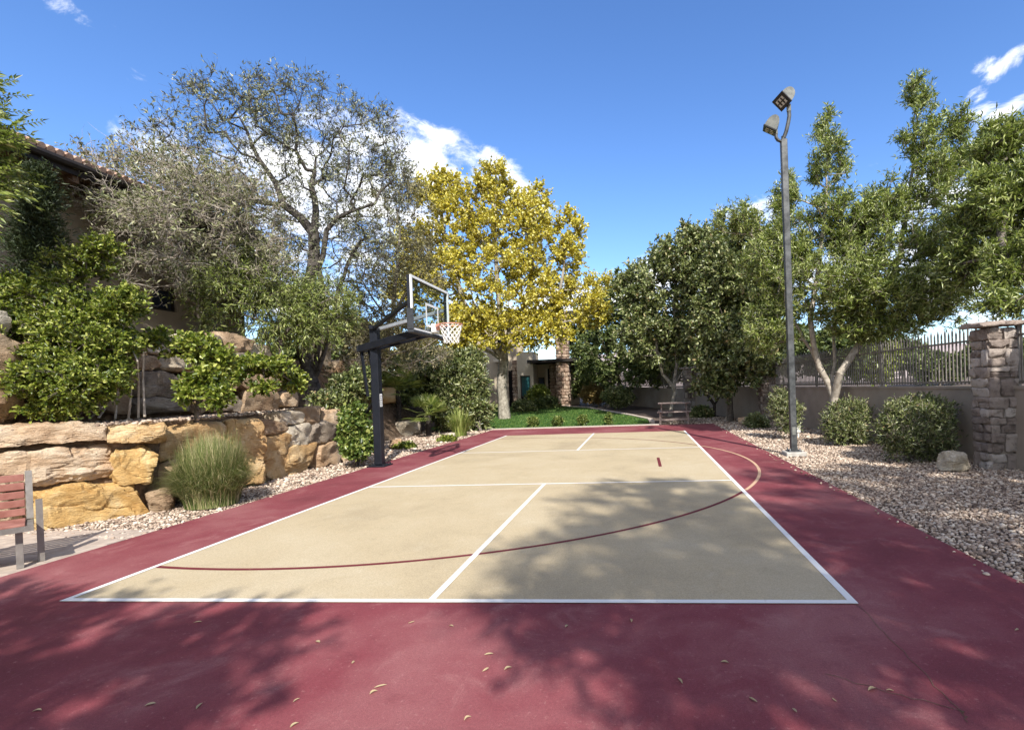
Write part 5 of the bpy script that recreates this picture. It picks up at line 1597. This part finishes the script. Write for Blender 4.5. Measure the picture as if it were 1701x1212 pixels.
# plants behind the lawn and under the far trees
for (u, v, ru, rv, D, leaf, lab, sd) in (
    (1028, 660, 26, 16, 29, 'lf_dark', 'rounded clipped bush at the far edge of the lawn left of the wall', 71), (905, 672, 26, 12, 32, 'lf_far', 'low dark bush in front of the pale bay window of the distant house', 72),
    (895, 655, 16, 12, 32.5, 'lf_bright', 'light green bush under the distant house window', 73), (985, 655, 22, 16, 32, 'lf_autumn', 'bronze coloured bush right of the distant stone column', 74),
    (870, 678, 18, 10, 30, 'lf_dark', 'low dark bush right of the white tree trunk', 75), (1165, 690, 14, 10, 22.5, 'lf_dark', 'low dark bush between the picnic table and the wall', 76),
    (1258, 703, 12, 8, 17, 'lf_dark', 'low green tuft beside the small reddish boulder', 77)):
    c = W(u, v, D)
    shrub(lab, (c[0], c[1], gz(c[0], c[1])), [(u, v, ru, rv, D)], 90, leaf, sd, lsize=(.09, .16) if D > 20 else (.05, .09), twigL=(.12, .3))
for k, (u, v, D) in enumerate(((880, 699, 20.2), (922, 699, 20.2), (966, 697, 20.2), (1010, 696, 20.2))):
    c = W(u, v, D)
    c = np.array([c[0], 16.95, 0.02])
    p = (c-CAMP)@CM.T; uu = CX+F*p[0]/p[2]; vv = CY-F*p[1]/p[2]
    shrub(['first small clipped shrub at the lawn edge, nearest the white tree trunk', 'second small clipped shrub along the lawn edge from the white trunk', 'third small clipped shrub along the lawn edge from the white trunk', 'last small upright shrub at the lawn edge, nearest the picnic table'][k],
          c, [(uu, vv-7, 7 if k < 3 else 4, 7 if k < 3 else 10, p[2])], 40, 'lf_ivy', 80+k, lsize=(.05, .09), twigL=(.06, .14), group='small shrubs along the lawn edge', r_base=.015)
# small weeds on the gravel behind the hoop
for k, (u, v) in enumerate(((672, 744), (742, 733))):
    g = G(u, v); p = (g-CAMP)@CM.T
    shrub(['flat green weed on the gravel just right of the hoop pole', 'flat green weed on the gravel below the small fan palm'][k], g, [(u, v-2, 16, 4, p[2])], 40, 'lf_bright', 90+k, lsize=(.04, .08), twigL=(.06, .14), r_base=.01)

# --- dark conifer by the house and the overhanging pinnate tree
def conifer():
    b = W(58, 560, 8.0); b[2] = 2.5
    top = W(66, 275, 8.0)
    R = np.random.default_rng(95)
    t = thing('conifer', b, 'slender dark conifer against the house wall at the far left', 'tree')
    mb = MB(); mb.tube([b-np.array([0, 0, .2]), (b+top)/2, top], [.07, .05, .01], 7); mb.build('trunk', M['bark_dark'], t, smooth=True)
    n = 340
    f = R.random(n)**.8
    p = b+(top-b)*(.08+.9*f)[:, None]
    rr = (1-f)**.8*.42+.08
    an = R.uniform(0, 2*math.pi, n)
    d = np.stack([np.cos(an), np.sin(an), R.uniform(.1, .7, n)], 1)
    pos = []; dr = []
    for i in range(n):
        for k in range(40):
            s = R.random()**.7
            q = p[i]+nrm_(d[i])*rr[i]*s+R.normal(0, .035+.04*s, 3)
            pos.append(q); dr.append(nrm_(d[i])+R.normal(0, .5, 3)+np.array([0, 0, .2]))
    V, Fs = leaf_mesh(np.array(pos), np.array(dr), R, .05, .10, .25, .3)
    mk('crown', V, Fs, M['lf_conifer'], t)
conifer()
def pinnate():
    R = np.random.default_rng(96)
    b = np.array([-7.4, 1.6, 1.2])
    t = thing('tree', b, 'tree with feathery pinnate leaves reaching in at the upper left corner', 'tree')
    mb = MB()
    ends = []
    c0 = W(-120, 330, 6.4)
    mb.tube([b, b+(c0-b)*.5+np.array([-.2, 0, .1]), c0], [.07, .055, .04], 8)
    for (u, v, D) in ((-20, 150, 6.6), (10, 190, 6.5), (-30, 230, 6.4), (20, 240, 6.3), (-10, 290, 6.3), (25, 300, 6.4), (-40, 320, 6.2), (-60, 180, 6.6), (-50, 270, 6.2), (20, 145, 6.7), (0, 330, 6.2), (35, 215, 6.5), (15, 275, 6.6), (-15, 200, 6.2)):
        e = W(u-26, v, D); m = (c0+e)/2+R.normal(0, .05, 3)+np.array([0, 0, .1])
        mb.tube([c0, m, e], [.025, .015, .006], 5)
        for k in range(4): ends.append((m+(e-m)*(.25+.25*k), nrm_(e-m)))
    pos = []; dr = []
    for (e, d0) in ends:
        for k in range(5):
            d = nrm_(d0*.7+R.normal(0, .6, 3)+np.array([0, 0, .15])); L = R.uniform(.26, .42)
            side = nrm_(np.cross(d, (0, 0, 1)))
            q = [e+d*L*s+np.array([0, 0, -.16*L*s*s]) for s in np.linspace(0, 1, 9)]
            mb.tube(q[::4], [.004, .003, .002], 3)
            for j in range(1, 9):
                for sg in (-1, 1):
                    pos.append(q[j]); dr.append(side*sg+d*.55+np.array([0, 0, -.15])+R.normal(0, .1, 3))
            pos.append(q[8]); dr.append(d)
    mb.build('trunk', M['bark_grey'], t, smooth=True)
    V, Fs = leaf_mesh(np.array(pos), np.array(dr), R, .075, .12, .26, 1.2)
    mk('crown', V, Fs, M['lf_lance'], t)
pinnate()

# --- ornamental grass clump by the boulder wall
def grass_clump(label, base, n, h, spread, seed, leaf, w=.006, curl=1.0, name='grass_clump', segs=4, root=.40):
    R = np.random.default_rng(seed)
    base = np.asarray(base, float)
    t = thing(name, base, label, 'ornamental grass')
    an = R.uniform(0, 2*math.pi, n); r0 = R.random(n)**.5*spread*root
    o = base+np.stack([np.cos(an)*r0, np.sin(an)*r0, np.zeros(n)], 1)
    an2 = an+R.normal(0, .5, n)
    lean = R.random(n)**.8*spread*1.0
    H = h*R.uniform(.55, 1.05, n)*(1-.30*(lean/spread)**2)
    out = np.stack([np.cos(an2), np.sin(an2), np.zeros(n)], 1)
    side = np.stack([-np.sin(an2), np.cos(an2), np.zeros(n)], 1)
    V = []
    wob = R.normal(0, .02*curl, (n, segs+1, 3))
    for s in range(segs+1):
        f = s/segs
        p = o+out*(lean*(f**1.7))[:, None]+np.array([0, 0, 1])*(H*(f-.32*curl*f**3.2*(lean/spread)))[:, None]+wob[:, s]*f
        ww = w*(1-f)**.6
        V += [p-side*ww, p+side*ww]
    V = np.stack(V, 1)
    q = np.array([(2*s, 2*s+1, 2*s+3, 2*s+2) for s in range(segs)])
    Fs = (q[None]+(V.shape[1]*np.arange(n))[:, None, None]).reshape(-1, 4)
    mk('blades', V.reshape(-1, 3), Fs, M[leaf], t)
    return t
g = G(324, 846)
grass_clump('tall rounded clump of fine ornamental grass in front of the boulder wall', (g[0], g[1]+.30, 0), 11000, 1.18, .46, 97, 'lf_grass', .0045, 1.5, root=.72)
g = G(764, 724)
grass_clump('small spiky grass clump with dry tips on the gravel left of the lawn', g, 420, 1.15, .55, 98, 'lf_palm', .014, .6, 'grass_clump')

# --- fan palms
def fan_palm(label, base, trunk_h, nf, seed, leafL=.55, petiole=.6):
    R = np.random.default_rng(seed)
    base = np.asarray(base, float)
    t = thing('fan_palm', base, label, 'palm', 'fan palms behind the hoop')
    top = base+np.array([0, 0, trunk_h])
    mb = MB()
    mb.tube([base-np.array([0, 0, .1]), base+np.array([.01, 0, trunk_h*.5]), top], [.10, .085, .09], 9)
    for k in range(26):
        z = trunk_h*(.1+.9*R.random()); a = R.uniform(0, 6.28)
        d = np.array([math.cos(a), math.sin(a), 0])
        mb.bar(base+d*.07+np.array([0, 0, z]), base+d*.14+np.array([0, 0, z+.10]), .035, .012)
    mb.build('trunk', M['bark_dark'], t)
    st = MB(); V = []; Fs = []
    for k in range(nf):
        a = 2*math.pi*k*.381966+R.normal(0, .2); el = R.uniform(-.25, 1.25)
        d = np.array([math.cos(a)*math.cos(el), math.sin(a)*math.cos(el), math.sin(el)])
        pl = petiole*R.uniform(.75, 1.1)
        e = top+d*pl+np.array([0, 0, -.10*pl])
        st.tube([top, top+d*pl*.5+np.array([0, 0, .03]), e], [.012, .009, .007], 4)
        side = nrm_(np.cross(d, (0, 0, 1))); nn = np.cross(side, d)
        m = 22
        for j in range(m):
            f = (j/(m-1)-.5)*2
            th = f*1.75
            dd = d*math.cos(th)+side*math.sin(th)+nn*.10
            dd = dd/np.linalg.norm(dd)
            L = leafL*(1-.30*abs(f)**2)*R.uniform(.9, 1.05)
            s2 = nrm_(np.cross(dd, nn))*.020
            p1 = e+dd*L*.5; p2 = e+dd*L+np.array([0, 0, -.14*L])
            b0 = len(V)
            V += [e, p1-s2, p1+s2+nn*.006, p2]
            Fs += [(b0, b0+1, b0+3, b0+2)]
    st.build('leaf_stalks', M['lf_palm'], t)
    mk('fronds', V, Fs, M['lf_palm'], t)
g = G(712, 724)
fan_palm('small fan palm with a short dark trunk on the gravel behind the hoop', g, .75, 20, 101, .52, .55)
fan_palm('larger shaded fan palm growing on the bank right behind the hoop pole', (-7.6, 14.9, .35), 1.35, 22, 102, .6, .7)

for k, (u, v, ru, rv, D) in enumerate(((1100, 600, 50, 36, 31), (1200, 600, 55, 36, 29), (1300, 585, 55, 40, 27), (1385, 590, 45, 34, 24))):
    c = W(u, v, D)
    shrub(['background bush beyond the wall, directly above the picnic table', 'background bush beyond the wall behind the straight dark trunk', 'background bush beyond the wall behind the light pole', 'background bush beyond the fence between the leaning pale trunks'][k],
          (c[0], c[1], gz(c[0], c[1])), [(u, v, ru, rv, D), (u+20, v-12, ru*.6, rv*.7, D)], 170, 'lf_far', 170+k, lsize=(.16, .28), twigL=(.3, .6), r_base=.08, step=.4, group='background bushes beyond the boundary wall')
# --- trees beyond the fence, seen between the bars
for k, (u, v, ru, rv, D, leaf) in enumerate(((1450, 600, 30, 30, 30, 'lf_bright'), (1560, 610, 60, 24, 42, 'lf_far'), (1500, 585, 36, 20, 60, 'lf_far'), (1655, 600, 50, 34, 30, 'lf_far'))):
    c = W(u, v, D)
    shrub(['bright shrub beyond the iron fence behind the light green tree', 'green bush beyond the iron fence left of the pillar', 'distant rounded bush beyond the iron fence', 'green bush beyond the fence behind the nearest pillar'][k],
          (c[0], c[1], gz(c[0], c[1])), [(u, v, ru, rv, D)], 120, leaf, 110+k, lsize=(.2, .34), twigL=(.3, .7), r_base=.08, step=.4)
